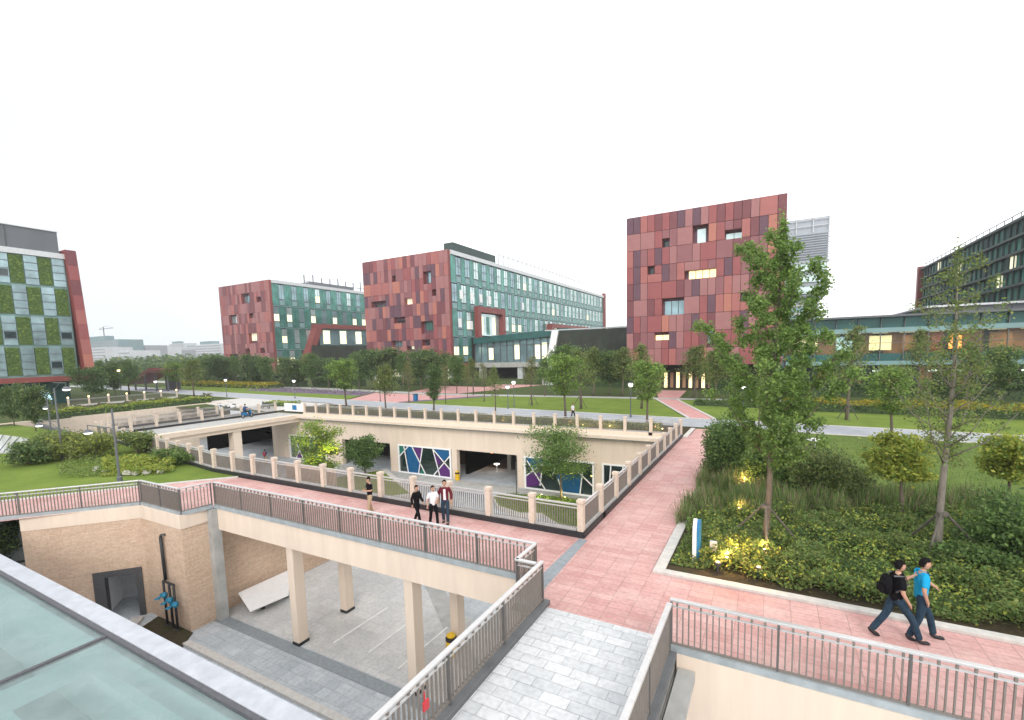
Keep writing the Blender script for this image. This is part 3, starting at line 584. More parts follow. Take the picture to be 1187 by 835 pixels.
# ------------------------------------------------------------------ buildings
def red_facade(root,x0,x1,y,z0,z1,nc,nr,wins,seed,dep=1.3,slant=0.0,depth=60,tones=None):
    """terracotta panel end wall facing the camera (plane y), recessed windows on the panel grid"""
    rr=random.Random(seed); cw=(x1-x0)/nc; ch=(z1-z0)/nr
    occ=[[0]*nc for _ in range(nr)]
    W=[]
    for (px0,py0,px1,py1,m) in wins:
        a=aty(px0,py1,y);b_=aty(px1,py0,y)
        W.append((a.x,b_.x,a.z,b_.z,m))
        for r in range(nr):
            for c in range(nc):
                xa,xb,za,zb=x0+c*cw,x0+(c+1)*cw,z0+r*ch,z0+(r+1)*ch
                cx_,cz_=(xa+xb)/2,(za+zb)/2
                if a.x-cw*.08<cx_<b_.x+cw*.08 and a.z-ch*.12<cz_<b_.z+ch*.12: occ[r][c]=2
        # at least one cell
        c=min(nc-1,max(0,int(((a.x+b_.x)/2-x0)/cw))); r=min(nr-1,max(0,int(((a.z+b_.z)/2-z0)/ch))); occ[r][c]=2
    pb=MB(); g=.03
    tones=tones or ([REDS[i] for i in (0,0,1,2,2,3,3,4,5,5,6,6)])
    o2=[row[:] for row in occ]
    for r in range(nr):
        for c in range(nc):
            if o2[r][c]: continue
            h=1; w=1
            if r%2==0 and r+1<nr and not o2[r+1][c]: h=2
            if rr.random()<.13 and c+1<nc and all(not o2[r+k][c+1] for k in range(h)): w=2
            for k in range(h):
                for q in range(w): o2[r+k][c+q]=1
            m=rr.choice(tones)
            pb.box(x0+c*cw+g,x0+(c+w)*cw-g,y,y+.12,z0+r*ch+g,z0+(r+h)*ch-g,m)
    pb.build('panel_cladding',root)
    b=MB()
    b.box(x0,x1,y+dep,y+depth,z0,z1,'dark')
    e=.12
    b.box(x0,x0+e,y+.13,y+dep,z0,z1,'redframe'); b.box(x1-e,x1,y+.13,y+dep,z0,z1,'redframe'); b.box(x0+e,x1-e,y+.13,y+dep,z0,z0+e,'redframe'); b.box(x0+e,x1-e,y+.13,y+dep,z1-e,z1,'redframe')
    b.build('wall',root)
    # recess linings and glass
    seen=set()
    for (a,bx,za,zb,m) in W:
        cells=[(r,c) for r in range(nr) for c in range(nc) if occ[r][c]==2 and (a-cw*.9<x0+(c+.5)*cw<bx+cw*.9) and (za-ch*.9<z0+(r+.5)*ch<zb+ch*.9) and (r,c) not in seen]
        if not cells: continue
        for q in cells: seen.add(q)
        c0,c1=min(q[1] for q in cells),max(q[1] for q in cells)+1; r0,r1=min(q[0] for q in cells),max(q[0] for q in cells)+1
        X0,X1,Z0,Z1=x0+c0*cw,x0+c1*cw,z0+r0*ch,z0+r1*ch
        b=MB(); t=.08; yb=y+dep-.02
        b.box(X0-t,X0,y+.125,yb,Z0-t,Z1+t,'redframe'); b.box(X1,X1+t,y+.125,yb,Z0-t,Z1+t,'redframe'); b.box(X0,X1,y+.125,yb,Z0-t,Z0,'redframe'); b.box(X0,X1,y+.125,yb,Z1,Z1+t,'redframe')
        # the glazed opening inside the tapered recess
        ga,gb,gza,gzb=max(X0,a),min(X1,bx),max(Z0,za),min(Z1,zb)
        yy=y+dep*.72
        for (p,q,u,v) in ((X0,ga,Z0,Z1),(gb,X1,Z0,Z1),(ga,gb,Z0,gza),(ga,gb,gzb,Z1)):
            if q-p>.02 and v-u>.02: b.box(p,q,yy,yb-.01,u,v,REDS[3])
        w=b.build('window',root)
        b=MB(); b.box(ga,gb,yy+.12,yy+.2,gza,gzb,m); b.build('pane',w)
        b=MB(); n=max(1,int((gb-ga)/.9))
        for i in range(1,n): x=ga+(gb-ga)*i/n; b.box(x-.04,x+.04,yy+.04,yy+.12,gza,gzb,'dbar')
        b.box(ga,gb,yy+.06,yy+.12,gza,gza+.08,'dbar'); b.build('frame',w)
def curtain(root,X,y0,y1,z0,z1,nr,nc,seed,lit=.12,green='teal',wfrac=.55,glass=('paleglass','blueglass'),skip=None,sash=(),stuffed=True,litrows=None,off=.9):
    """checkerboard curtain wall facing +x: glass bays alternate with solid green bays, shifted every storey"""
    rr=random.Random(seed); dy=(y1-y0)/nc; dz=(z1-z0)/nr
    b=MB(); b.box(X-off-.3,X-off,y0,y1,z0,z1,'tealdk'); b.build('inner_wall',root)
    gb=MB(); count=0; rest=MB()
    cache={}
    for r in range(nr):
        za,zb=z0+r*dz,z0+(r+1)*dz
        for c in range(nc):
            sh=.5*dy if r%2 else 0
            ya=y0+c*dy+sh; wa=ya+dy*wfrac; yb=min(ya+dy,y1)
            if ya>=y1: continue
            wa=min(wa,y1)
            if skip and skip((ya+wa)/2,(za+zb)/2): continue
            if yb>wa: 
                k=3
                for j in range(k):
                    gb.box(X-.25,X,wa+(yb-wa)*j/k+.03,wa+(yb-wa)*(j+1)/k-.02,za+.05,zb-.05,green)
            if r%2 and c==0:
                gb.box(X-.25,X,y0,ya-.03,za+.05,zb-.05,green)
            li=rr.random()<(litrows[r] if litrows else lit)
            mm=rr.choice(glass)
            key=(round(wa-ya,2),mm,li)
            if count<96:
                if key not in cache:
                    w=MB(); L=wa-ya
                    w.box(-.12,-.02,0.04,L-.04,dz*.62,dz*.95,mm); w.box(-.12,-.02,0.04,L-.04,dz*.30,dz*.62,'lit2' if li else mm)
                    w.box(-.12,-.02,0.04,L-.04,dz*.04,dz*.26,'tealband')
                    for zz in (dz*.26,dz*.62): w.box(-.14,.04,0,L,zz,zz+.12,'greyp')
                    w.box(-.14,.05,0,.07,0,dz,'greyp'); w.box(-.14,.05,L-.07,L,0,dz,'greyp'); w.box(-.14,.03,L/2-.03,L/2+.03,dz*.3,dz*.95,'greyp')
                    cache[key]=w.mesh('window')
                o=bpy.data.objects.new('window',cache[key]); COL.objects.link(o); o.parent=root; o.location=Vector((X,ya,za))-wloc(root); count+=1
            else:
                L=wa-ya
                rest.box(X-.12,X-.02,ya+.04,wa-.04,za+dz*.62,za+dz*.95,mm); rest.box(X-.12,X-.02,ya+.04,wa-.04,za+dz*.3,za+dz*.62,'lit2' if li else mm); rest.box(X-.12,X-.02,ya+.04,wa-.04,za+.04*dz,za+.26*dz,'tealband')
                rest.box(X-.14,X+.04,ya,wa,za+dz*.26,za+dz*.26+.12,'greyp'); rest.box(X-.14,X+.05,ya,ya+.07,za,zb,'greyp')
    gb.build('solid_panels',root)
    if rest.v: o=rest.build('window_rows',root); o['kind']='stuff'
    for (ya,zb) in sash:
        b=MB(); b.hexa([(X+.05,ya,zb),(X+.05,ya+1.5,zb),(X+.12,ya+1.5,zb),(X+.12,ya,zb)],[(X-.0,ya,zb+2.3),(X-.0,ya+1.5,zb+2.3),(X+.07,ya+1.5,zb+2.3),(X+.07,ya,zb+2.3)],'white')
        o=b.build('open_sash',root)
    for r in range(nr+1):
        pass
    b=MB()
    for r in range(1,nr): b.box(X-.2,X+.12,y0,y1,z0+r*dz-.08,z0+r*dz+.08,'tealband')
    b.build('floor_bands',root)
# --- big red block, right of centre
br=thing('office_block','large red and plum panelled block right of centre with a wide lit window','building',(-10,80,0))
BW=[(767.5,277.6,775.3,288,'darkglass'),(806.9,262.7,817.3,283.4,'paleglass'),(840.8,266.7,862.4,277.6,'paleglass'),(797.2,307,832.2,325,'tip'),(747.4,310.1,756,319.3,'darkglass'),(769,347.2,794.9,366.1,'blueglass'),(757.5,388,775.3,396,'tip'),(816.4,384,825,398.3,'blueglass'),(855.2,340.3,861.5,348,'darkglass')]
red_facade(br,-21.6,1.44,80,4.25,28.5,20,18,BW,11,dep=1.6,depth=58)
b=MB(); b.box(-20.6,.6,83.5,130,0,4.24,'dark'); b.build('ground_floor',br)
b=MB()
for i in range(9): b.box(-17+i*1.0,-16.5+i*1.0,83.3,83.45,.3,2.9,'tip' if i%2 else 'wood')
b.build('entrance_glazing',br)
b=MB(); b.box(-14,-13,100,101,28.5,29.9,'greyp'); b.box(-11.2,-10.4,100,101,28.5,29.9,'greyp'); b.build('roof_vent',br)
# --- middle block (front at y 100, long side facing +x)
b3=thing('office_block','middle block with red panelled end and long green checkered glass side','building',(-87,100,0))
B3=[(493,313.1,499.7,328,'blueglass'),(454.7,321.2,459.8,328,'darkglass'),(467.4,343,476.8,354.1,'lit2'),(499.7,337.4,504.6,344.7,'darkglass'),(431.8,352.2,445.3,358.4,'darkglass'),(458,371,467.9,377,'darkglass'),(491.1,370,501,383.2,'teal'),(455.3,394,464.2,404.8,'blueglass'),(491.6,396.7,495.7,403.4,'darkglass'),(474,399,480.3,405.3,'lit2')]
red_facade(b3,-102.6,-72.75,100,4.6,33.5,22,18,B3,5,depth=126,dep=1.6)
sk=lambda y,z:(112<y<127 and 4<z<20) or (z<12.5 and y>110)
curtain(b3,-72.6,101,228,4.6,32.4,4,30,3,lit=.05,skip=sk,sash=[(104.5,21.5),(109.5,21.4),(114.2,21.3),(119,21.2),(140,21),(103.4,14.0),(108.8,13.6)],litrows=[.3,.3,.04,.02],wfrac=.57,glass=('paleglass','paleglass','blueglass'))
b=MB(); b.box(-72.9,-72.2,101,230,32.4,33.4,'offwhite'); b.box(-102.4,-72.9,101.7,229,33.5,33.7,'offwhite'); b.build('roof_edge',b3)
b=MB(); b.box(-73.2,-71.9,226.5,228.5,4.6,34.6,'redframe'); b.build('end_fin',b3)
b=MB(); b.box(-77.5,-74.5,105,127,33.7,36.4,'darkroof'); b.build('plant_room',b3)
b=MB()
for i in range(24):
    y=128+i*3.2; b.box(-74.3,-74.0,y,y+.25,33.7,38.0-.03*i,'offwhite'); 
b.box(-74.35,-73.95,128,204,33.8,34.1,'offwhite'); b.box(-74.35,-73.95,128,204,36.9,37.05,'offwhite'); b.build('roof_screen',b3)
b=MB(); b.box(-73.4,-71.2,111.2,112.8,3.4,20,'redframe'); b.box(-73.4,-71.2,112.8,126.5,18.4,20,'redframe'); b.box(-73.4,-71.2,124.8,126.5,12,18.4,'redframe'); b.box(-102.6,-71.8,100.2,112.8,3.5,4.55,'redframe'); b.build('red_portal',b3)
b=MB(); b.box(-72.8,-72.5,113,124.6,12,18.2,'paleglass')
for i in range(3): b.box(-72.5,-72.4,114+i*3.4,115.5+i*3.4,12.4,17.4,'lit2' if i!=1 else 'teal')
b.build('portal_glazing',b3)
b=MB(); b.box(-73.4,-70.6,160,200,15.8,17.2,'redframe'); b.box(-73.4,-70.6,160,162,10,15.8,'redframe'); b.build('red_canopy',b3)
b=MB(); b.box(-101,-74,104,220,0,3.5,'dark'); b.build('ground_floor',b3)
for x,y in ((-100.5,101),(-91,101),(-82,101),(-74,101.2)):
    b=MB(); b.box(x-.7,x+.7,y,y+1.4,0,3.5,'conc'); b.build('column',b3)
b=MB(); b.box(-80,-75,102.8,103.2,.3,3.2,'lit2'); b.box(-96,-93,102.8,103.2,.3,3.0,'lit2'); b.build('entrance_glazing',b3)
# --- left-middle block
b2=thing('office_block','farther block with red panelled end and lit green glass side, left of the middle one','building',(-167,105,0))
B2=[(279.5,342,288.3,351.3,'blueglass'),(265.9,366,274.5,375,'paleglass'),(287.9,386,298.7,395.5,'lit2'),(298.2,342.2,301.5,349.4,'darkglass'),(289.6,361.6,292.2,366,'darkglass'),(303,405.8,306.2,411.2,'darkglass'),(285.3,406.3,290,413.4,'darkglass'),(268,409,274.5,416.6,'darkglass')]
red_facade(b2,-182.2,-152.4,105,2,34.2,24,18,B2,9,depth=90,dep=1.6,tones=[REDS[i] for i in (0,1,2,5,5,6,2)])
curtain(b2,-152.3,106,192,2.5,33.2,4,17,8,skip=lambda y,z:(z<19 and y>122) or (z<10.5 and y>113),litrows=[.3,.3,.75,.15],wfrac=.42,sash=[])
b=MB(); b.box(-152.6,-151.9,106,192,33.2,34.1,'offwhite'); b.box(-182,-152.6,106.7,192,34.2,34.4,'offwhite'); b.build('roof_edge',b2)
b=MB()
for i in range(13): b.box(-156,-155.7,122+i*4,122.3+i*4,34.4,38.4+.5*math.sin(i*2),'greyp')
b.box(-172,-160,128,150,34.4,36.8,'greyp'); b.box(-156,-155.8,122,172,36,36.2,'greyp'); b.build('roof_plant',b2)
b=MB(); b.hexa([(-152.4,114,3),(-149,114,3),(-149,116.5,3),(-152.4,116.5,3)],[(-152.4,121,18),(-149,121,18),(-149,123.5,18),(-152.4,123.5,18)],'redframe'); b.box(-152.4,-149,121,192,18.0,19.6,'redframe'); b.build('red_frame',b2)
b=MB(); b.box(-152,-149.6,122.5,192,11.6,18.0,'blueglass')
for i in range(8): b.box(-149.6,-149.45,124+i*8.0,127+i*8,12.2,17.2,'lit2')
b.build('ribbon_glazing',b2)
b=MB(); b.box(-152,-148.6,118,192,3,11.6,'blackwall'); b.build('black_base',b2)
# --- black stone wall and glass link
bw=thing('black_wall_building','low building with a tall black stone wall and slanting white edge between the red blocks','building',(-35,98,0))
p=[aty(634.5,434,98),aty(728,462,98),aty(728,380,98),aty(643,384,98)]
b=MB(); x0b,x1b=aty(636,434,98).x,-21.7
b.add([(x0b-1.5,98,0),(x1b,98,0),(x1b,98,11.55),(aty(645,384,98).x,98,11.45),(x0b-1.5,125,0),(x1b,125,0),(x1b,125,11.55),(aty(645,384,98).x,125,11.45)],[(0,1,2,3),(7,6,5,4),(0,4,5,1),(1,5,6,2),(2,6,7,3),(3,7,4,0)],'blackwall'); b.build('wall',bw)
b=MB(); a0=aty(634,434,97.6).x; a1=aty(644,384,97.6).x
b.hexa([(a0-1.0,97.5,0),(a0+.6,97.5,0),(a0+.6,98.4,0),(a0-1.0,98.4,0)],[(a1-.9,97.5,11.6),(a1+.7,97.5,11.6),(a1+.7,98.4,11.6),(a1-.9,98.4,11.6)],'white'); b.build('slanting_edge',bw)
b=MB(); b.box(-45,-21.7,97.8,98.6,11.6,11.8,'offwhite'); b.build('coping',bw)
gl=thing('glass_link','raised two storey glass link on pale columns between the middle block and black wall','building',(-60,110,0))
b=MB(); b.hexa([(-72,109.4,9.6),(-44,109.4,11.0),(-44,122,11.0),(-72,122,9.6)],[(-72,109.4,11.2),(-44,109.4,12.7),(-44,122,12.7),(-72,122,11.2)],'tealdk'); b.build('roof',gl)
b=MB(); b.box(-72,-44,110.4,110.6,4.4,10.4,'blueglass')
rr=random.Random(2)
for i in range(14):
    if rr.random()<.45: b.box(-71.6+i*2,-70.2+i*2,110.28,110.38,5.2,8.2+rr.random()*1.5,'lit2')
b.build('glazing',gl)
b=MB()
for i in range(15): b.box(-72+i*2-.06,-72+i*2+.06,110.1,110.28,4.4,10.4,'greyp')
b.box(-72,-44,110.1,110.25,8.9,9.05,'greyp'); b.build('mullions',gl)
b=MB(); b.box(-72,-44,109.6,122,3.1,4.4,'conc'); b.build('floor_beam',gl)
for x in (-70,-58,-49.8):
    b=MB(); b.box(x-.75,x+.75,110,111.5,0,3.1,'offwhite'); b.build('column',gl)
b=MB(); b.box(-72,-44,121.5,122,0,3.1,'dark'); b.build('back_wall',gl)
ub=thing('utility_cabinet','pale blue white cabinet at the foot of the slanting white edge','cabinet',(-39,92,0))
q=aty(635,449,90); b=MB(); b.box(q.x-1.3,q.x+1.2,90,91.5,.0,2.1,'offwhite'); b.build('cabinet_body',ub,bevel=.03); b=MB(); b.box(q.x-1.4,q.x+1.3,89.9,91.6,2.1,2.2,'greyp'); b.build('cabinet_top',ub); b=MB(); b.box(q.x-1.0,q.x+.9,89.95,89.99,.5,1.9,'paleglass'); b.build('door_panel',ub)
# --- left green wall block
lb=thing('green_wall_building','block at left edge with planted green wall panels between windows and a red end fin','building',(-110,20,0))
b=MB(); b.box(-150,-110.35,-30,37.2,4.9,25.9,'greenglass'); b.build('wall',lb)
rows=4; zz0,zz1=4.95,25.4; dz=(zz1-zz0)/rows; dy=1.78
leafy=MB()
for r in range(rows):
    for c in range(22):
        y1_=37.0-c*dy; y0_=y1_-dy
        za=zz0+r*dz; zb=za+dz
        green=(c+r)%2==0
        if green:
            b=MB(); b.box(-110.35,-110.2,y0_+.05,y1_-.05,za+.35,zb-.15,'leaf_a'); 
            for k in range(150):
                yy=rnd.uniform(y0_+.1,y1_-.25); z_=rnd.uniform(za+.4,zb-.35); s_=rnd.uniform(.12,.25)
                b.add([(-110.19,yy,z_),(-110.10,yy+s_,z_+.05),(-110.05,yy+s_,z_+s_),(-110.17,yy,z_+s_)],[(0,1,2,3)],'leaf_c' if rnd.random()<.5 else 'leaf_a')
            b.build('green_wall_panel',lb)
        else:
            b=MB(); b.box(-110.35,-110.12,y0_+.06,y1_-.06,za+.25,zb-.1,'slateglass')
            for f in (.25,.5,.75): b.box(-110.12,-110.04,y0_+.06,y1_-.06,za+dz*f,za+dz*f+.10,'greyp')
            if rnd.random()<.35: b.box(-110.12,-110.08,y0_+.2,y1_-.2,za+dz*.28,za+dz*.48,'darkglass')
            b.build('window',lb)
b=MB(); b.box(-150,-109.9,-30,37.4,25.4,26.3,'offwhite'); b.build('cornice',lb)
b=MB(); b.box(-150,-110.6,-30,36.6,26.3,30.0,'greyp')
for i in range(8): b.box(-110.62,-110.5,-26+i*4*2+.0,-25.9+i*8,26.3,30.0,'dbar')
b.box(-150,-110.4,-30,36.7,30.0,30.15,'offwhite'); b.build('plant_screen',lb)
b=MB(); b.hexa([(-150,37.9,3.6),(-109.3,37.9,3.6),(-109.3,39.3,3.6),(-150,39.3,3.6)],[(-150,37.0,27.0),(-109.3,37.0,27.0),(-109.3,38.5,27.0),(-150,38.5,27.0)],'redframe'); b.build('end_fin',lb)
b=MB()
ya_=lambda z:37.9-.9*(z-3.6)/23.4
for i in range(9):
    u,v=3.62+i*2.6,6.16+i*2.6
    b.hexa([(-109.29,ya_(u)+.02,u),(-109.2,ya_(u)+.02,u),(-109.2,ya_(u)+1.4,u),(-109.29,ya_(u)+1.4,u)],[(-109.29,ya_(v)+.02,v),(-109.2,ya_(v)+.02,v),(-109.2,ya_(v)+1.4,v),(-109.29,ya_(v)+1.4,v)],REDS[[0,4,1,0,1,0,2,0,2][i]])
b.build('fin_panels',lb)
b=MB(); b.box(-150,-109.6,-30,37.9,4.0,4.9,'redframe'); b.build('base_band',lb)
b=MB(); b.box(-150,-113,-30,36.6,0,4.0,'tealdk')
for i in range(14): b.box(-113,-112.8,-28+i*4.6,-27.8+i*4.6,0,4,'greyp')
b.build('ground_floor',lb)
cn=thing('entrance_canopy','pale blue lit canopy glass at the foot of the green walled building','canopy',(-108,30,0))
b=MB(); a_=atx(38,465,-108);c_=atx(61,465,-108)
b.add([(-108,a_.y,1.0),(-108,c_.y,1.0),(-108.6,c_.y-.3,2.6),(-108.6,a_.y+.4,2.6),(-108.3,a_.y,1.0),(-108.3,c_.y,1.0),(-108.9,c_.y-.3,2.6),(-108.9,a_.y+.4,2.6)],[(0,1,2,3),(7,6,5,4),(0,4,5,1),(1,5,6,2),(2,6,7,3),(3,7,4,0)],'bluelit'); b.build('glass_face',cn)
b=MB(); b.box(-108.4,-108.1,a_.y,a_.y+.15,0,1,'greyp'); b.box(-108.4,-108.1,c_.y-.15,c_.y,0,1,'greyp'); b.build('leg',cn)
# --- silver tower behind
tw=thing('louvred_tower','pale grey louvred tower rising behind the large red block','tower',(5,150,0))
b=MB(); b.box(-4,12.3,151,175,20,40.2,'louvre'); b.build('core',tw)
b=MB()
for i in range(26):
    z=20.4+i*.62
    if 20.2<z<29.4: continue
    b.box(-4.2,12.6,150.3,150.6,z+0,z+.26,'louvre')
b.build('louvres',tw)
b=MB()
for z in (20.6,23.6,26.6): b.box(-4,12.1,150.5,150.95,z,z+1.9,'paleglass'); 
b.build('window_bands',tw)
b=MB()
for z in (22.5,25.5,28.5): b.box(-4.2,12.7,150.1,150.9,z,z+.7,'louvre')
b.build('floor_bands',tw)
b=MB()
for x in (-3,1,5,8.8,12.4): b.box(x-.1,x+.1,150.4,150.6,36.4,41.6,'offwhite')
for z in (38,39.6,41.4): b.box(-4.2,12.6,150.4,150.55,z,z+.14,'offwhite')
b.build('roof_rail',tw)
b=MB(); b.box(-4,10.6,151,174,0,18.2,'blueglass')
for z in (3,6,9,12,15): b.box(-4,10.7,150.7,150.95,z,z+.8,'offwhite')
b.box(-4,10.8,150.6,151,17.2,18.2,'offwhite'); b.hexa([(-4,151,18.2),(10.6,151,18.2),(10.6,174,18.2),(-4,174,18.2)],[(-4,150.6,20),(12.3,150.6,20),(12.3,175,20),(-4,175,20)],'louvre'); b.build('lower_shaft',tw)
# --- long low glass building at right
lg=thing('glass_building','long low glass building at right with warm lit upper floor','building',(20,80,0))
X0,X1=1.9,62
b=MB(); b.box(X0,X1,79.2,105,10.35,10.6,'greyp'); b.build('roof',lg)
b=MB(); b.box(X0,X1,80.6,80.8,8.95,10.35,'tealdk'); b.build('fascia',lg)
b=MB(); b.box(X0,X1,80.0,80.8,8.35,8.95,'tealband'); b.box(X0,X1,80.0,80.8,3.95,4.5,'tealband'); b.build('teal_bands',lg)
b=MB(); b.box(X0,X1,80.5,80.7,4.5,5.5,'tealdk'); b.box(X0,X1,80.5,80.7,0,.5,'tealdk'); b.build('spandrel',lg)
b=MB(); b.box(X0,X1,80.45,80.5,5.5,8.35,'brownwin'); b.box(X0,X1,80.45,80.5,.5,3.95,'brownwin'); b.build('glazing',lg)
b=MB(); b.box(X0,X1,88,88.3,0,10.3,'wood'); b.box(X0,X1,80.8,88,8.4,8.6,'offwhite'); b.box(X0,X1,80.8,88,4.5,4.6,'wood'); b.box(X0,X1,80.8,88,4.2,4.3,'offwhite'); b.build('interior',lg)
b=MB()
for i in range(24):
    x=X0+1+i*2.5; b.box(x-.05,x+.05,80.2,80.45,0,10.3,'greyp')
b.box(X0,X1,80.3,80.44,6.9,6.98,'greyp'); b.build('mullions',lg)
b=MB()
for i in range(20):
    x=X0+1.6+i*3.0
    b.box(x,x+1.6,83,83.5,8.25,8.38,'lit2'); 
    if i%3!=1: b.box(x,x+.9,82,82.3,3.0,3.2,'lamp')
b.build('ceiling_lamp',lg)
b=MB()
for i in range(12): b.box(X0+3+i*4.1,X0+4.4+i*4.1,87.8,87.98,4.6,8.4,'dark' if i%3 else 'greyp'); b.box(X0+2+i*4.1,X0+4.6+i*4.1,87.8,87.98,.1,3.8,'dark')
b.build('wall_panels',lg)
b=MB()
for i,(x,w,m) in enumerate(((3.2,3.0,'white'),(8.6,2.0,'bluelit'),(12.6,2.6,'lit2'),(16.4,1.6,'wood'),(21.5,1.3,'orange'),(19.6,1.2,'redframe'),(25.6,2.2,'wood'))): b.box(x,x+w,86.5,86.7,5.9,8.0,m)
b.build('wall_display',lg)
b=MB(); b.box(18.5,X1,84,104,10.6,11.5,'greyp'); b.box(18.2,X1,83.5,104,11.5,11.75,'offwhite')
for i in range(30): b.box(18.7+i*1.6,18.76+i*1.6,83.9,83.98,10.6,11.5,'dbar')
b.build('rooftop_pavilion',lg)
for i,(xx,zz_) in enumerate(((6,8.2),(14,8.2),(22,8.2),(30,8.2),(8,3.9),(18,3.9),(28,3.9))):
    l=bpy.data.lights.new('interior_light','AREA'); l.energy=700; l.color=(1,.72,.42); l.size=6; l.size_y=2; l.shape='RECTANGLE'; o=bpy.data.objects.new('interior_light',l); COL.objects.link(o); o.parent=lg; o.location=Vector((xx,84,zz_))-wloc(lg)
# --- far right long block (faces -x)
rb=thing('office_block','dark green banded block running out of the picture at upper right','building',(35,140,0))
XR=35.0
b=MB(); b.box(XR+.6,XR+30,70,167,14.5,26.2,'baydark'); b.build('wall',rb)
nb=5; zt=26.4; zb_=13.2; dz=(zt-zb_)/nb
b=MB()
for r in range(nb+1): z=zb_+r*dz; b.box(XR-.3,XR+.6,70,167.2,z-.20,z+.20,'bandgrey')
b.build('floor_bands',rb)
b=MB()
rr=random.Random(4)
for r in range(nb):
    for c in range(40):
        y=70.5+c*2.42; z=zb_+r*dz
        b.box(XR+.3,XR+.6,y,y+1.5,z+.25,z+dz-.25,rr.choice(['baygreen','baygreen','baydark'] if rr.random()<.96 else ['lit2']))
        b.box(XR+.15,XR+.3,y-.25,y-.13,z+.22,z+dz-.22,'bandgrey')
o=b.build('glass_bays',rb)
b=MB(); b.box(XR-.7,XR+30,167.2,168.8,13,27.2,'redframe'); b.build('end_fin',rb)
b=MB(); b.hexa([(XR-.6,70,8),(XR+30,70,8),(XR+30,140,12.5),(XR-.6,140,12.5)],[(XR-.6,70,10.4),(XR+30,70,10.4),(XR+30,140,13.2),(XR-.6,140,13.2)],'redframe'); b.build('red_soffit',rb)
b=MB(); b.box(XR+.5,XR+30,70,167,26.6,27.0,'offwhite')
for i in range(30): b.box(XR+.3,XR+.4,72+i*3.2,72.1+i*3.2,26.6,27.7,'greyp')
b.box(XR+.28,XR+.42,70,167,27.6,27.7,'greyp'); b.build('roof_rail',rb)
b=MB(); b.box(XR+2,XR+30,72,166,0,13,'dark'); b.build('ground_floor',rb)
# --- far skyline
def far_block(label,px0,px1,pyt,Y,m,depth=40,cap=None):
    a=aty(px0,pyt,Y);c=aty(px1,pyt,Y)
    t=thing('distant_building',label,'building',((a.x+c.x)/2,Y,0),'far city buildings on the skyline')
    b=MB(); b.box(a.x,c.x,Y,Y+depth,0,a.z,m); b.build('wall',t)
    b=MB(); n=max(2,int((a.z)/4.5))
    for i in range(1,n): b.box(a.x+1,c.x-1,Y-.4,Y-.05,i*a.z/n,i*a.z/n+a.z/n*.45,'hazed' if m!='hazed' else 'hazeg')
    b.build('window_bands',t)
    if cap: b=MB(); b.box(a.x+(c.x-a.x)*.1,a.x+(c.x-a.x)*.55,Y+5,Y+20,a.z,a.z+cap,'hazeg'); b.build('roof_block',t)
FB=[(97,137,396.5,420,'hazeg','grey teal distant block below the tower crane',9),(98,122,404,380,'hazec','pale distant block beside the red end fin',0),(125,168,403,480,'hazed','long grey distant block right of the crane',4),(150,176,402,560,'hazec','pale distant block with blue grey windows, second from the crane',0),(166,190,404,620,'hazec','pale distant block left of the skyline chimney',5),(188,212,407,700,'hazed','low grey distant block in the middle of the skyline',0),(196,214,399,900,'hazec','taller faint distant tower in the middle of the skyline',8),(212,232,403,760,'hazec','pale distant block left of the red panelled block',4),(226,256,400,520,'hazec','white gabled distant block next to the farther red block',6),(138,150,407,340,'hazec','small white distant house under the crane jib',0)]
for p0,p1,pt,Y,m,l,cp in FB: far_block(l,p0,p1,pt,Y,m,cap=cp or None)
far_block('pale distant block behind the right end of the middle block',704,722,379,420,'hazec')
cr=thing('tower_crane','faint tower crane on the skyline at left','crane',tuple(aty(122,420,500)))
a=aty(122,400,500);t_=aty(122,379,500); b=MB(); b.obox((a.x-.8,500),(a.x+.8,500),1.6,0,t_.z,'greyp'); b.build('mast',cr)
b=MB(); j=aty(115,382,500);k2=aty(131,383,500); b.obox((j.x,500),(k2.x,500),1.2,j.z-.6,j.z+.6,'greyp'); b.tube([(j.x,500,j.z+.6),(t_.x,500,t_.z+2),(k2.x,500,j.z+.6)],.3,'greyp',5); b.build('jib',cr)
# small red roofed footbridge pavilion far left
pv_=thing('red_pavilion','small dark pavilion with a sloping red roof left of the lavender bed','pavilion',tuple(atz(175,446)))
a,c=aty(150,436,58),aty(194,428,58); c2=aty(172,427,58)
b=MB(); b.hexa([(a.x,58,a.z-2.2),(c2.x,58,c2.z-.8),(c2.x,63,c2.z-.8),(a.x,63,a.z-2.2)],[(a.x,58,a.z-1.4),(c2.x,58,c2.z),(c2.x,63,c2.z),(a.x,63,a.z-1.4)],'redframe'); b.box(c2.x,c.x,58,63,c.z-.8,c.z,'redframe'); b.build('roof',pv_)
b=MB(); b.box(a.x+8,c.x-4,62.2,62.5,0,c.z-1.0,'greyp'); b.build('wall',pv_)
for i in range(4):
    x=a.x+2+i*(c.x-a.x-3)/3; b=MB(); b.box(x-.15,x+.15,58.1,58.4,0,c.z-1.2-(1.5 if i==0 else 0),'greyp'); b.build('column',pv_)
# white sloping skylight at far left
wr=thing('skylight_roof','pale grey sloping skylight roof at the left picture edge','roof',tuple(atz(12,525)))
p0,p1,p2,p3=atz(-20,527,.1),atz(10,524,.1),atz(33,508,1.3),atz(-15,502,1.6)
b=MB(); b.hexa([p-Vector((0,0,.4)) for p in (p0,p1,p2,p3)],[p0,p1,p2,p3],'offwhite'); b.build('roof_sheet',wr)
b=MB()
for f in (.2,.4,.6,.8): b.tube([p0.lerp(p1,f)+Vector((0,0,.03)),p3.lerp(p2,f)+Vector((0,0,.03))],.03,'greyp',5)
b.build('roof_ribs',wr)
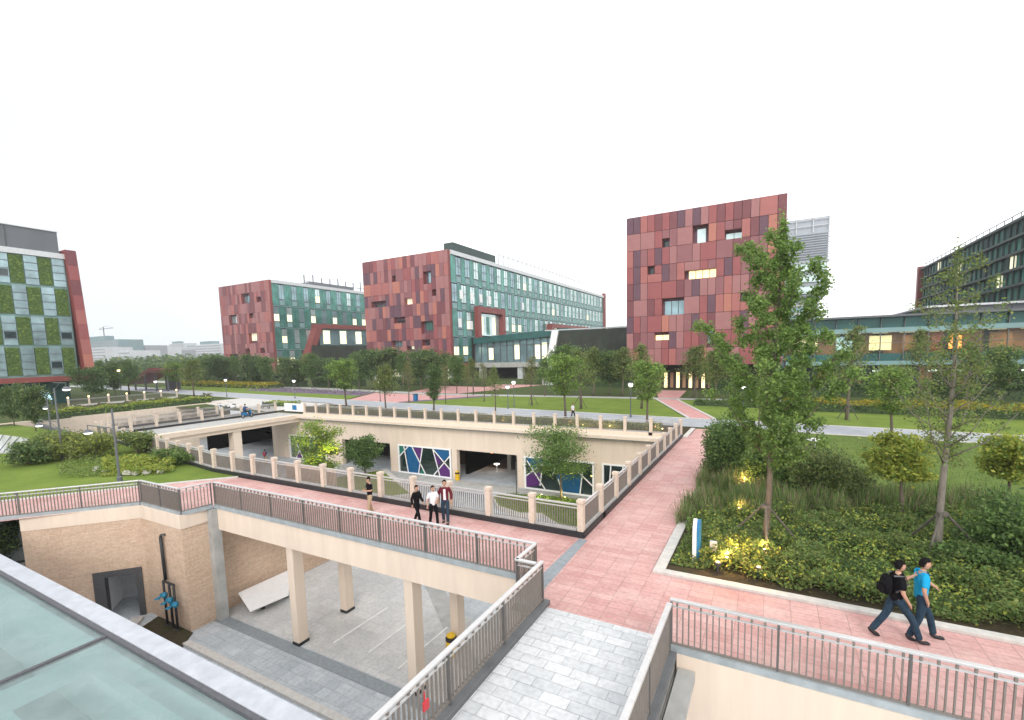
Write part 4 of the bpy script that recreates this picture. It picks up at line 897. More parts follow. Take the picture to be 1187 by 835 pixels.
# ------------------------------------------------------------------ vegetation
def leaves_mesh(name,C,size,seed,mats,up=.35,midx=None,aspect=.6):
    """C: Nx3 centres -> one small bent leaf quad each"""
    g=np.random.default_rng(seed); n=len(C)
    nrm=g.normal(size=(n,3)); nrm[:,2]=np.abs(nrm[:,2])+up; nrm/=np.linalg.norm(nrm,axis=1)[:,None]
    t=g.normal(size=(n,3)); t-= (t*nrm).sum(1)[:,None]*nrm; t/=np.linalg.norm(t,axis=1)[:,None]
    b=np.cross(nrm,t); s=(size*g.uniform(.6,1.3,n))[:,None]
    V=np.empty((n,4,3)); V[:,0]=C-t*s; V[:,1]=C-b*s*aspect; V[:,2]=C+t*s; V[:,3]=C+b*s*aspect
    me=bpy.data.meshes.new(name); me.vertices.add(4*n); me.vertices.foreach_set('co',V.reshape(-1).astype(np.float32))
    me.loops.add(4*n); me.loops.foreach_set('vertex_index',np.arange(4*n,dtype=np.int32)); me.polygons.add(n)
    me.polygons.foreach_set('loop_start',np.arange(0,4*n,4,dtype=np.int32)); 
    for m in mats: me.materials.append(M[m])
    if midx is not None: me.polygons.foreach_set('material_index',np.asarray(midx,dtype=np.int32))
    me.update(calc_edges=True); me.validate(); return me
def limbs(g,h,base,nl,reach,rise,droop=0,curve=.15,top=.95):
    L=[]
    for i in range(nl):
        f=base+(top-base)*(i+g.uniform(0,.8))/nl; z=h*f; a=i*2.4+g.uniform(-.5,.5)
        r=reach(f)*g.uniform(.75,1.15)
        d=np.array([math.cos(a),math.sin(a),0.])
        p0=np.array([0,0,z]); p1=p0+d*r*.5+np.array([0,0,r*rise*.5]); p2=p0+d*r+np.array([0,0,r*rise-droop*r])
        L.append((p0,p1,p2))
    return L
def tree_meshes(kind,seed,h,rad,nleaf,lsize,leafs,bark='bark',base=.3,lean=0.0):
    g=np.random.default_rng(seed); tb=MB()
    tr=h*.014+.03
    bend=lambda z:np.array([lean*z+.04*h*math.sin(z/h*3+seed)*.5,.03*h*math.sin(z/h*4+seed*2)*.5,z])
    if kind=='round': reach=lambda f:rad*math.sqrt(max(.05,1-((f-(base+1)/2)/((1-base)/2*1.08))**2)); rise=.45; nl=14
    elif kind=='cone': reach=lambda f:rad*(1.12-f)/(1.12-base)*1.0+.15*rad; rise=.55; nl=22
    elif kind=='column': reach=lambda f:rad*(.9 if f<.8 else .6); rise=1.2; nl=18
    elif kind=='sparse': reach=lambda f:rad*(1.15-f)/(1.15-base); rise=.7; nl=16
    elif kind=='flat': reach=lambda f:rad*(.6+.4*f); rise=.25; nl=10
    else: reach=lambda f:rad; rise=.4; nl=12
    n=9; tb.tube([bend(h*i/n*.97) for i in range(n+1)],[tr*(1-.85*i/n)+.006 for i in range(n+1)],bark,8)
    C=[]
    LL=limbs(g,h,base,nl,reach,rise)
    per=nleaf/ nl
    for p0,p1,p2 in LL:
        b0=bend(p0[2])-np.array([0,0,p0[2]]); q0,q1,q2=p0+b0,p1+b0,p2+b0
        rr_=tr*.38; tb.tube([q0,q1,q2],[rr_,rr_*.6,rr_*.2],bark,5)
        L=np.linalg.norm(q2-q0); nc=4 if kind!='sparse' else 5
        k2=3
        for s in range(k2):
            f=g.uniform(.35,.8); a=g.uniform(0,6.28); q=q0+(q2-q0)*f; e=q+np.array([math.cos(a),math.sin(a),g.uniform(.2,.9)])*L*.35
            tb.tube([q,e],[rr_*.3,rr_*.12],bark,4,cap=False)
            m=int(per*.16); sg=L*.16+.06*rad
            C.append(e+g.normal(size=(m,3))*sg*np.array([1,1,.7]))
        for j in range(nc):
            f=(j+1)/nc; q=q0+(q1-q0)*min(1,f*2) if f<.5 else q1+(q2-q1)*(f*2-1)
            m=int(per*.52/nc*(0.5+f)); sg=L*.15+.08*rad
            C.append(q+g.normal(size=(m,3))*sg*np.array([1,1,.62]))
    tp=bend(h*.95); C.append(tp+g.normal(size=(int(nleaf*.05),3))*np.array([.10*rad+.05,.10*rad+.05,h*.04]))
    C=np.concatenate(C); 
    mi=(g.random(len(C))<.25).astype(int) if len(leafs)>1 else None
    return tb.mesh('trunk'),leaves_mesh('crown',C,lsize,seed,leafs,midx=mi)
def place(ms,label,loc,cat='tree',name='tree',sc=1,rz=0,group=None,props=False,ph=.22,pr=.95,scz=None):
    t=thing(name,label,cat,loc,group); t.rotation_euler[2]=rz; t.scale=(sc,sc,scz or sc)
    for nm,me in zip(('trunk','crown'),ms):
        o=bpy.data.objects.new(nm,me); COL.objects.link(o); o.parent=t
        if nm=='trunk': me.polygons.foreach_set('use_smooth',[True]*len(me.polygons))
    if props:
        for k in range(3 if props==True else props):
            a=k*2.094+.6; b=MB(); b.tube([(math.cos(a)*pr,math.sin(a)*pr,0),(math.cos(a)*.09,math.sin(a)*.09,ph)],.035,'pole',7)
            me=b.mesh('prop_pole'); o=bpy.data.objects.new('prop_pole',me); COL.objects.link(o); o.parent=t
        b=MB(); b.lathe((0,0,ph-.06),[(.15,0),(.15,.1)],'pole',10); o=bpy.data.objects.new('tie_band',b.mesh('tie_band')); COL.objects.link(o); o.parent=t
    return t
# the tall young tree in the bed (upswept side branches)
def tall_tree(seed,h,base,leafn,lsize,leafs,bark,rad,leafy):
    g=np.random.default_rng(seed); tb=MB()
    bend=lambda z:np.array([.035*z*0.6+.05*math.sin(z*.8),.05*math.sin(z*.6+1),z])
    n=14; tb.tube([bend(h*i/n) for i in range(n+1)],[.10*(1-i/n)**.8+.008 for i in range(n+1)],bark,9)
    C=[]; nb=34
    for i in range(nb):
        f=base+(.97-base)*(i+.3)/nb; z=h*f; a=i*2.4+g.uniform(-.4,.4)
        r=rad*((1.04-f)/(1.04-base))**.75*g.uniform(.6,1.15)
        if g.random()<.18: r*=1.3
        d=np.array([math.cos(a),math.sin(a),0]); p0=bend(z); p1=p0+d*r*.6+np.array([0,0,r*.45]); p2=p0+d*r+np.array([0,0,r*1.05])
        w=.032*(1.05-f)+.006; tb.tube([p0,p1,p2],[w,w*.6,w*.2],bark,6)
        k=max(3,int(r/.16))
        for j in range(1,k+1):
            u=j/k; q=p0+(p1-p0)*min(1,u*2) if u<.5 else p1+(p2-p1)*(u*2-1)
            e=q+np.array([g.normal()*.16,g.normal()*.16,g.uniform(-.02,.2)])
            tb.tube([q,e],[w*.25,.003],bark,3,cap=False)
            m=int(leafn*leafy/(nb*7)*g.uniform(.5,1.6)); C.append(e+g.normal(size=(m,3))*np.array([.11,.11,.10]))
    C.append(bend(h)+g.normal(size=(int(leafn*.02*leafy),3))*np.array([.07,.07,.3]))
    C=np.concatenate(C); mi=(g.random(len(C))<.3).astype(int)
    return tb.mesh('trunk'),leaves_mesh('crown',C,lsize,seed,leafs,midx=mi,up=.2)
t1=atz(886,636)
place(tall_tree(3,10.35,.26,36000,.052,['leaf_t','leaf_c'],'bark',2.05,1.0),'tall young tree with upswept leafy branches propped by poles in the shrub bed',t1,props=True,ph=1.5,pr=1.35)
t2=atz(1089,648)
place(tall_tree(8,9.3,.30,11000,.042,['leaf_o','leaf_a'],'palebark',1.6,.8),'tall nearly bare pale barked tree propped by poles at right',t2,props=True,ph=1.5,pr=1.35,rz=1.5)
small=tree_meshes('flat',21,3.2,.9,6500,.07,['leaf_y','leaf_c'],base=.5)
place(small,'small bright yellow green tree with a layered crown between the two tall trees',atz(1043,606))
place(small,'yellow green small tree at the right picture edge behind the dark bush',atz(1166,600),rz=2,sc=.95)
# shrubs
def bush(label,loc,rx,ry,h,n,ls,leafs,seed,name='bush'):
    g=np.random.default_rng(seed); k=26
    cc=[];
    for i in range(k):
        a=g.uniform(0,6.28); r=math.sqrt(g.random())*.8; z=g.uniform(.2,.92)
        lim=math.sqrt(max(0,1-(z*.95)**2))+.1
        cc.append((math.cos(a)*r*rx*min(1,lim+.3),math.sin(a)*r*ry*min(1,lim+.3),z*h))
    cc=np.array(cc); idx=g.integers(0,k,n)
    C=cc[idx]+g.normal(size=(n,3))*np.array([rx*.2,ry*.2,h*.11]); C[:,2]=np.abs(C[:,2])+.03
    t=thing(name,label,'bush',loc)
    mi=(g.random(n)<.3).astype(int)
    o=bpy.data.objects.new('foliage',leaves_mesh('foliage',C,ls,seed,leafs,midx=mi)); COL.objects.link(o); o.parent=t
    b=MB()
    for c in cc[:14]: b.tube([(c[0]*.1,c[1]*.1,0),(c[0]*.6,c[1]*.6,c[2]*.6),tuple(c)],[.025,.018,.006],'bark',5,cap=False)
    o=bpy.data.objects.new('stems',b.mesh('stems')); COL.objects.link(o); o.parent=t
    return t
bush('dense upright green bush left of the tall leafy tree',atz(842,556),1.15,1.2,2.9,11000,.07,['leaf_a','leaf_b'],31)
bush('green bush with lighter leaves directly behind the tall leafy tree',atz(893,566),1.1,1.1,2.6,10000,.07,['leaf_a','leaf_c'],32)
bush('rounded grey green bush right of the tall leafy tree',atz(957,580),1.65,1.5,2.3,15000,.06,['leaf_o','leaf_b'],33)
bush('large dark green bush at the right picture edge',atz(1190,662),1.7,1.5,2.1,15000,.06,['leaf_a','leaf_b'],34)
bush('green bush in the void below the far left railing',Vector((along(6.2)+n0_*1.3).xy.to_3d())+Vector((0,0,-2.4)),1.3,.9,2.0,5000,.07,['leaf_b','leaf_a'],36)
bush('low dark green bush at the foot of the nearly bare tree',atz(1130,668),.9,.8,.8,5000,.055,['leaf_a','leaf_b'],35)
# the low planted bed: ground cover
def cover(label,poly,dens,h,ls,leafs,seed,name,hn=.5,blade=False,z0=0.03,mixp=.3,keep=None,cat='ground cover'):
    g=np.random.default_rng(seed); P=np.array(poly)[:,:2]
    mn,mx=P.min(0),P.max(0); A=(mx[0]-mn[0])*(mx[1]-mn[1]); n=int(A*dens)
    X=g.uniform(mn[0],mx[0],n);Y=g.uniform(mn[1],mx[1],n); ins=np.zeros(n,bool); j=len(P)-1
    for i in range(len(P)):
        c=((P[i,1]>Y)!=(P[j,1]>Y))&(X<(P[j,0]-P[i,0])*(Y-P[i,1])/(P[j,1]-P[i,1]+1e-12)+P[i,0]); ins^=c; j=i
    X,Y=X[ins],Y[ins]; n=len(X)
    # plants: voronoi-like tufts with their own height
    k=max(3,int(A*1.9)); tx=g.uniform(mn[0],mx[0],k);ty=g.uniform(mn[1],mx[1],k);th=g.uniform(.55,1.15,k)
    H=np.zeros(n)
    for s in range(0,n,4000):
        d=np.hypot(X[s:s+4000,None]-tx,Y[s:s+4000,None]-ty); m=d.argmin(1); dm=d.min(1); H[s:s+4000]=th[m]*np.clip(1-(dm/.62)**2*.75,.15,1)
    if blade:
        V=[];ang=g.uniform(0,6.28,n); L=h*H*g.uniform(.6,1.2,n); w=.012
        dx,dy=np.cos(ang),np.sin(ang); lean=g.uniform(.1,.6,n)*L
        Vv=np.empty((n,4,3)); Z=np.zeros(n)+z0
        Vv[:,0]=np.stack([X-dy*w,Y+dx*w,Z],1);Vv[:,1]=np.stack([X+dy*w,Y-dx*w,Z],1)
        Vv[:,2]=np.stack([X+dx*lean+dy*w*.6,Y+dy*lean-dx*w*.6,Z+L],1);Vv[:,3]=np.stack([X+dx*lean-dy*w*.6,Y+dy*lean+dx*w*.6,Z+L],1)
        me=leaves_mesh(name,np.zeros((n,3)),.01,seed,leafs,midx=(g.random(n)<mixp).astype(int)); me.vertices.foreach_set('co',Vv.reshape(-1).astype(np.float32)); me.update()
    else:
        Z=z0+h*H*np.sqrt(g.random(n)); me=leaves_mesh(name,np.stack([X,Y,Z],1),ls,seed,leafs,midx=(g.random(n)<mixp).astype(int),up=.6)
    o=bpy.data.objects.new(name,me); COL.objects.link(o); return stuff(o,label,cat)
front=[(-2.65,15.0),(-.8,15.1),(.6,14.8),(16,14.7),(16,24),(5,24.2),(3.2,22.4),(1,21.3),(-1,21.0),(-2.6,19.4)]
cover('low yellow green shrubs filling the near bed',front,900,.70,.048,['leaf_a','leaf_o'],41,'low_shrubs',mixp=.5)
cover('yellowish shoot tips over the low shrubs',front,130,.76,.05,['leaf_y','leaf_c'],45,'shrub_tips',mixp=.4)
cover('dark low leaves on the bed floor',[(-2.2,15.3),(16,15.3),(16,24),(-2.6,24)],170,.45,.06,['leaf_b','leaf_a'],42,'ground_cover')
cover('tall fine reddish and green grass along the walkway edge',[(-3.1,18.6),(-1.0,20.3),(2,21),(4,23.2),(12,24.2),(12,26),(-.5,25.5),(-3.05,29)],380,1.0,.05,['leaf_a','reed'],43,'tall_grass',blade=True,mixp=.35)
cover('short grass tufts on the lawn behind the bed',[(-2.6,24),(22,24),(26,41),(-2.6,42)],55,.10,.05,['leaf_a','leaf_c'],44,'grass',blade=True)
# flower hedges
def hedge(label,pts,w,h,leafs,seed,dens=90,ls=.16,mixp=.6,name='hedge',z0=0):
    g=np.random.default_rng(seed); C=[]
    for a,b in zip(pts[:-1],pts[1:]):
        a=np.array(a,float);b=np.array(b,float);L=np.linalg.norm(b-a);d=(b-a)/L;nn=np.array([-d[1],d[0]]); n=int(L*dens*w)
        u=g.uniform(0,L,n); v=g.uniform(-w/2,w/2,n); zz=h*np.sqrt(g.random(n))*(.88+.12*np.sin(u*1.7+seed)+.08*np.sin(u*.6))
        C.append(np.stack([a[0]+d[0]*u+nn[0]*v,a[1]+d[1]*u+nn[1]*v,zz+z0],1))
    C=np.concatenate(C); mi=((C[:,2]-z0>h*.62)&(g.random(len(C))<mixp)).astype(int)
    t=thing(name,label,'hedge',(*pts[0],z0)); me=leaves_mesh('foliage',C-np.array([*pts[0],z0]),ls,seed,leafs,midx=mi,up=.5)
    o=bpy.data.objects.new('foliage',me); COL.objects.link(o); o.parent=t
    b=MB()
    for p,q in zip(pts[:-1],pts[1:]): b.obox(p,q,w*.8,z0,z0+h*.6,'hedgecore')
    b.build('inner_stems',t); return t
hedge('long hedge with yellow flowers on the lawn before the glass building',[(1.5,60.0),(12,58.8),(34,56.5)],4.2,1.25,['leaf_b','flower'],51,dens=130,ls=.12,mixp=.9)
hedge('short dark hedge left of the long yellow flowered one',[(-8,61),(-1.0,60.3)],2.2,.7,['leaf_b','leaf_a'],52,dens=50)
hedge('dark clipped hedge at the foot of the glass building',[(-8,77.5),(3,77),(40,73)],2.0,1.9,['leaf_b','leaf_a'],53,dens=110,ls=.2,mixp=.1)
hedge('dark hedge at the foot of the black stone wall',[(-47,92.5),(-37.5,91)],3,3.2,['leaf_b','leaf_a'],54,dens=70,ls=.22,mixp=.1)
hedge('low leafy hedge along the foot of the black stone wall',[(-36,89),(-20,86)],3,2.0,['leaf_a','leaf_b'],55,dens=60,ls=.2,mixp=.3)
hedge('clipped hedge between the far balustrade and the road',[(-50,40.6),(-8,40.6)],1.5,.75,['leaf_b','leaf_o'],56,dens=160,ls=.09,mixp=.6)
hedge('yellow flowered hedge in front of the distant trees at left',[(-150,74),(-103,70.5)],4.5,1.4,['leaf_y','flower'],57,dens=45,ls=.24,mixp=.8)
hedge('clipped yellow green hedge on top of the long beige wall',[(-80.2,22.5),(-80.8,34),(-82,44)],1.9,1.3,['leaf_c','leaf_y'],58,dens=110,ls=.16)
hedge('darker reddish hedge behind the yellow green one on the beige wall',[(-84,24),(-85,46)],2.0,1.3,['leaf_b','leaf_r'],59,dens=50,ls=.18)
hedge('small yellow green hedge seen under the deck bridge',[(-76,27),(-70,30)],2.4,1.6,['leaf_b','leaf_c'],60,dens=60,ls=.16,z0=-4.2)
hedge('small yellow green hedge beside the parked scooters',[(-66,43.5),(-60,44.5)],1.4,.8,['leaf_c','leaf_y'],61,dens=70,ls=.14)
hedge('row of bicycles bushes before the middle block',[(-80,86),(-52,84)],2.5,1.9,['leaf_a','leaf_b'],62,dens=60,ls=.2,mixp=.3)['label']='leafy hedge before the ground floor of the middle block'
# mid distance trees -------------------------------------------------
V_={}
V_['r1']=tree_meshes('round',101,7.2,2.5,5200,.17,['leaf_b','leaf_a'],base=.28)
V_['r2']=tree_meshes('round',102,7.2,2.3,5200,.17,['leaf_a','leaf_b'],base=.30)
V_['r3']=tree_meshes('round',103,7.0,2.9,5600,.19,['leaf_b','leaf_o'],base=.22)
V_['c1']=tree_meshes('cone',104,6.6,1.5,3800,.11,['leaf_a','leaf_b'],base=.30)
V_['c2']=tree_meshes('cone',105,6.6,1.7,3600,.12,['leaf_o','leaf_a'],base=.34)
V_['col']=tree_meshes('column',106,5.4,.75,4200,.09,['leaf_b','leaf_a'],base=.22)
V_['s1']=tree_meshes('sparse',107,6.5,1.6,1100,.10,['leaf_o','leaf_r'],base=.35)
V_['s2']=tree_meshes('sparse',108,7.0,1.8,1700,.11,['leaf_o','leaf_a'],base=.32)
V_['y1']=tree_meshes('round',109,6.2,1.5,3200,.12,['leaf_c','leaf_a'],base=.36)
def at_h(px,py,top):
    g=atz(px,py); d=math.hypot(g.x,g.y)
    # height so that the crown top meets the photographed row
    lo,hi=.3,40
    for _ in range(40):
        m=(lo+hi)/2; q=Vector((g.x,g.y,m-CAMH)); v=(q.dot(AR),q.dot(AD),q.dot(AF)); y=v[1]/v[2]*FPX+CY
        if y>top: lo=m
        else: hi=m
    return g,lo
HT=dict(r1=7.4,r2=7.4,r3=7.2,c1=6.7,c2=6.7,col=5.5,s1=6.7,s2=7.2,y1=6.4)
def tr(k,label,px,py,top,wide=1.0,rz=0,props=False,group=None):
    g,h=at_h(px,py,top); s=h/HT[k]
    return place(V_[k],label,g,sc=s*wide,scz=s,rz=rz,props=props,ph=1.4/s if props else 0,pr=.9,group=group)
tr('c2','airy olive tree at the road edge beside the white lamp left of centre',448,476,424,1.0)
tr('col','dense narrow dark green tree on the road edge before the middle block',504,478,424,1.05)
tr('s1','thin sparse tree on the lawn edge by the blue litter bin',474,467,418,.8,1)
tr('s1','second thin sparse tree on the lawn, right of the narrow dark tree',517,468,424,.7,2)
tr('y1','bright green round tree on the road edge left of centre',401,472,416,1.15,.5)
tr('s2','sparse brownish tree on the road edge before the glass link',574,481,424,.75,1.2)
tr('s1','thin tree on the lawn before the glass link columns',617,470,412,.9,2.2,props=True)
tr('y1','leafy green tree on the road edge near the walking man in white',654,485,410,1.1,1.7)
tr('s2','grey green loose tree with pole props on the lawn before the black wall',672,474,404,1.15,.3,props=True)
tr('y1','light green tree by the road left of the pink diagonal path',750,491,418,1.0,2.6)
tr('s2','taller grey green tree just behind the light green one by the diagonal path',743,474,398,1.1,.9)
tr('s1','thin sparse tree between the narrow dark tree and the glass link',561,466,420,.8,.1)
tr('s1','thinnest sparse tree on the lawn before the middle block corner',542,462,424,.7,.8)
tr('c2','green tree propped by poles before the big red block, left of the lamp',806,462,402,1.0,.4,props=True)
tr('c2','slim tree before the dark entrance of the big red block',829,470,404,.9,1.4)
tr('s2','grey green tree behind the tall leafy tree near the road',880,500,420,.7,1.8)
tr('y1','green tree with reddish trunk on the lawn edge between the tall trees',1031,511,424,1.05,.6,props=False)
tr('s2','tall thin tree propped by poles in the yellow flowered hedge',983,487,376,.85,2.0,props=True)
tr('c1','green propped tree before the glass building, left of the tall thin one',966,465,412,.85,.2,props=True)
tr('r2','rounded green tree propped by poles before the glass building at right',1156,468,404,.9,.7,props=True)
tr('c2','olive tree before the glass building, right of the nearly bare tree',1120,470,398,.8,1.1,props=True)
tr('s2','loose olive tree before the middle of the glass building',1062,468,380,.8,.5)
tr('c1','dark tree beside the entrance of the big red block, right of the slim tree',852,465,410,1.0,.5)
# tree line along the far side of the lavender bed
xs=[(118,447,418),(140,446,420),(158,445,424),(206,447,420),(222,446,418),(238,447,416),(252,448,414),(274,448,412),(293,449,413),(310,449,415),(328,449,414),(344,449,418),(362,450,411),(381,450,417),(417,451,410),(432,451,408),(452,451,408),(468,452,410),(489,452,408),(506,452,411),(391,450,420),(300,447,419),(264,447,417)]
xs.sort(); kinds=['r1','r3','r2','c1']
for i,(px,py,top) in enumerate(xs):
    tr(kinds[(i*7)%3 if i%4 else 3],'%s tree from the left in the dark green row before the red panelled blocks'%ordn(i),px,py,top,1.0+.25*math.sin(i*2.1),i*1.3,group='trees in the row before the red panelled blocks')
hedge('dense dark shrubs under the tree row before the farther red block',[(-150,80),(-118,77),(-100,76)],3,2.2,['leaf_b','leaf_a'],63,dens=60,ls=.24,mixp=.4)
hedge('dense dark shrubs under the tree row before the middle block',[(-98,78),(-84,80)],3,2.4,['leaf_b','leaf_a'],64,dens=60,ls=.24,mixp=.4)
tr('r2','leafy tree before the black stone wall beside the white slanting edge',655,458,402,.9,1.1)
tr('c2','olive tree before the middle of the black stone wall',688,459,404,1.1,2.1)
tr('r1','dark tree before the right half of the black stone wall',706,458,410,.9,.6)
tr('c2','olive tree at the right end of the black stone wall',722,459,404,1.1,1.6)
tr('s2','loose tree before the left columns of the glass link',548,458,414,1.0,.6)
tr('c1','green tree under the middle of the glass link',632,459,416,1.0,.9)
tr('r2','dark rounded tree before the red portal of the middle block',530,456,414,.8,2.9)
# far woods beyond
cover('far belt of woodland under the skyline',[(-420,150),(-230,190),(-205,240),(-500,235)],.9,11,1.6,['leaf_b','leaf_a'],71,'far_woodland',cat='woodland')
cover('belt of trees behind the dark green tree row',[(-330,92),(-190,108),(-185,122),(-330,104)],2.4,9,.9,['leaf_b','leaf_o'],72,'far_woodland',cat='woodland')
# left garden
def G2(k,label,px,py,top,wide=1,rz=0): return tr(k,label,px,py,top,wide,rz)
G2('r3','broad dark green tree at the left picture edge before the green walled building',42,500,452,.8,.4)
G2('r3','dark tree behind the broad one at the left edge',16,494,450,.8,1.9)
G2('r1','dark rounded tree at the foot of the red end fin',108,468,428,1.1,.9)
G2('r2','second rounded tree right of the red end fin',134,462,424,.9,2.2)
G2('y1','light green tree before the red roofed pavilion',205,455,420,1.2,2.2)
G2('c2','slim dark tree right of the red roofed pavilion',226,459,418,1.1,1.2)
G2('c1','green tree beside the warm lit lamp post',150,458,420,1.3,.2)
bush('dark round bush beside the pale sloping skylight roof',atz(36,538),1.7,1.3,1.4,5000,.09,['leaf_b','leaf_o'],81)
bush('dull green bush behind the lamp post at far left',atz(62,528),2.2,1.4,1.7,4200,.09,['leaf_o','leaf_a'],82)
bush('wispy olive bush in the left garden before the left lamp post',atz(85,532),2.2,1.4,1.8,4200,.085,['leaf_o','leaf_y'],83)
bush('wispy olive bush left of the arm lamp',atz(112,530),2.0,1.4,1.7,4000,.085,['leaf_o','leaf_y'],84)
bush('leafy bush right of the arm lamp against the courtyard balustrade',atz(160,525),1.8,1.0,1.5,5000,.09,['leaf_o','leaf_a'],85)
bush('green bush at the right end of the yellow planting',atz(205,537),2.0,.9,.9,4000,.08,['leaf_a','leaf_o'],86)
cover('yellow green shrubs in the left garden bed',[tuple(atz(*p))[:2] for p in ((118,553),(120,538),(150,530),(205,540),(200,549),(165,552))],300,.7,.08,['leaf_y','leaf_c'],73,'yellow_shrubs',mixp=.3)
cover('greyish green wild plants in the left garden bed',[tuple(atz(*p))[:2] for p in ((70,556),(66,540),(118,530),(120,553))],150,.5,.06,['leaf_o','leaf_c'],74,'wild_flowers',mixp=.4)
cover('purple flowers of the lavender bed',[(-104,64.3),(-65,60.6),(-66,66),(-100,70)],9,.55,.14,['leaf_o','purple'],75,'lavender',mixp=.75)
# rocks in the garden
for i,(px,py,s_) in enumerate(((112,546,.28),(122,549,.22),(148,551,.36),(158,551,.25),(170,550,.28),(186,549,.22))):
    g_=atz(px,py); b=MB(); b.ball((g_.x,g_.y,.12),(s_,s_*.8,s_*.55),'kerb',8,5)
    r_=random.Random(i); b.v=[(v[0]+r_.uniform(-.08,.08)*s_*2,v[1]+r_.uniform(-.08,.08)*s_*2,max(0,v[2]+r_.uniform(-.06,.06))) for v in b.v]
    tag(b.build('rock'),'%s rock from the left along the edge of the garden bed'%ORD[i],'rock','rocks along the left garden bed')
# courtyard trees
cy_=thing('planted_mound','green planted mound with a white curved edge in the courtyard','planter',(-15,31,-5.5))
outl=[(-20.5,33.2),(-18.8,31.2),(-16.4,30.4),(-14.8,31.0),(-13.4,29.9),(-10,27.5),(-8,29),(-8.5,33),(-11,35),(-15,35.2),(-19,34.4)]
b=MB(); b.prism(outl,-5.5,-5.12,'kerb'); b.build('kerb',cy_); b=MB(); b.prism([(p[0]*.97-.45,p[1]*.97+.96) for p in outl],-5.13,-5.08,'grass'); b.build('turf',cy_)
cover('low green planting on the courtyard mound',[(p[0]*.94-.9,p[1]*.94+1.9) for p in outl],160,.35,.06,['leaf_a','leaf_o'],76,'mound_planting',z0=-5.1)
g_=atz(649,580,-5.1); place(tree_meshes('flat',121,5.4,2.3,7500,.09,['leaf_a','leaf_c'],base=.34),'leafy young tree on the green mound before the right coloured screen',g_,rz=1)
g_=atz(375,566,-5.2); place(tree_meshes('flat',122,5.6,1.9,7000,.10,['leaf_c','leaf_y'],base=.30),'yellow green courtyard tree lit from below by a yellow spotlight',g_,rz=.6)
g_=atz(424,551,-5.2); place(tree_meshes('round',123,3.6,1.6,4500,.12,['leaf_a','leaf_b'],base=.2),'low dark leaved courtyard tree right of the yellow lit one',g_,rz=.6)
hb=MB(); hb.prism([(-41,28),(-30,27.5),(-27,31),(-36,37)],-5.5,-5.2,'kerb'); hb.prism([(-40.4,28.4),(-30.3,28),(-27.7,31),(-36,36.2)],-5.19,-5.15,'grass'); tag(hb.build('planter'),'low planter under the left courtyard trees','planter')
# ------------------------------------------------------------------ lamps
def pt_light(parent,loc,e,c,r=.1,name='lamp_light'):
    l=bpy.data.lights.new(name,'POINT'); l.energy=e; l.color=c; l.shadow_soft_size=r; o=bpy.data.objects.new(name,l); COL.objects.link(o); o.parent=parent; o.location=Vector(loc)-wloc(parent)
def post_lamp(label,base,top,warm=False):
    g,h=at_h(*base,top) if not isinstance(base,Vector) else (base,top)
    t=thing('lamp_post',label,'lamp post',g,'white topped lamp posts'); x,y=g.x,g.y
    b=MB(); b.tube([(x,y,0),(x,y,h-.45)],[.06,.045],'greyp',8); b.lathe((x,y,0),[(.11,0),(.11,.25),(.06,.32)],'greyp',10); b.build('post',t)
    b=MB(); b.lathe((x,y,h-.5),[(.08,0),(.2,.08),(.24,.28),(.2,.34)],'warmlamp' if warm else 'lamp',12); b.build('lamp_glass',t)
    b=MB(); b.lathe((x,y,h-.16),[(.34,0),(.3,.06),(.08,.14)],'greyp',12); b.build('lamp_hood',t)
LP=[(263,460,439,'first lit white lamp post from the left before the tree row'),(342,462,440,'second lit white lamp post before the tree row'),(441,466,441,'lit white lamp post beside the airy olive tree'),(596,472,441,'lit white lamp post before the glass link column'),(731,484,443,'lit white lamp post on the lawn left of the diagonal path'),(861,497,444,'lit white lamp post between the walkway and the tall leafy tree'),(589,474,446,'slim lamp post left of the one by the glass link column'),(182,462,441,'lit white lamp post before the red roofed pavilion')]
for px,py,top,l in LP: post_lamp(l,(px,py),top)
post_lamp('warm yellow lit lamp post above the glowing balustrade at far left',(141,462),428,True)
def arm_lamp(label,px,py,top,armx,army,seg='r'):
    g,h=at_h(px,py,top); t=thing('arm_lamp_post',label,'lamp post',g); x,y=g.x,g.y
    b=MB(); b.tube([(x,y,0),(x,y,h)],[.075,.05],'greyp',8); b.lathe((x,y,0),[(.14,0),(.14,.3),(.08,.36)],'greyp',10); b.build('post',t)
    for (ax,ay) in zip(armx,army):
        d=math.hypot(x,y); yy=y
        e=aty(ax,ay,yy)
        zt=e.z+.42
        b=MB(); b.tube([(x,y,zt),(e.x,yy,zt)],.03,'greyp',6); b.tube([(x,y,zt-.5),((x+e.x)/2,yy,zt)],.018,'greyp',5); b.tube([(e.x,yy,zt),(e.x,yy,e.z+.1)],.02,'greyp',5); a=b.build('arm',t)
        b=MB(); b.lathe((e.x,yy,e.z-.05),[(.05,.22),(.12,.2),(.25,.06),(.26,.02)],'greyp',14); b.build('shade',a)
        b=MB(); b.lathe((e.x,yy,e.z-.13),[(.08,0),(.18,.03),(.22,.09)],'lamp',14); b.build('lamp_glass',a)
    return t
arm_lamp('grey lamp post with one long arm and hanging white lamp behind the zigzag railing',139,559,474,[102],[501])
arm_lamp('grey lamp post with two white lamps at different heights in the left garden',73,533,450,[45,77],[493,451])
arm_lamp('lamp post with a hanging white lamp near the left edge tree',60,506,462,[53],[473])
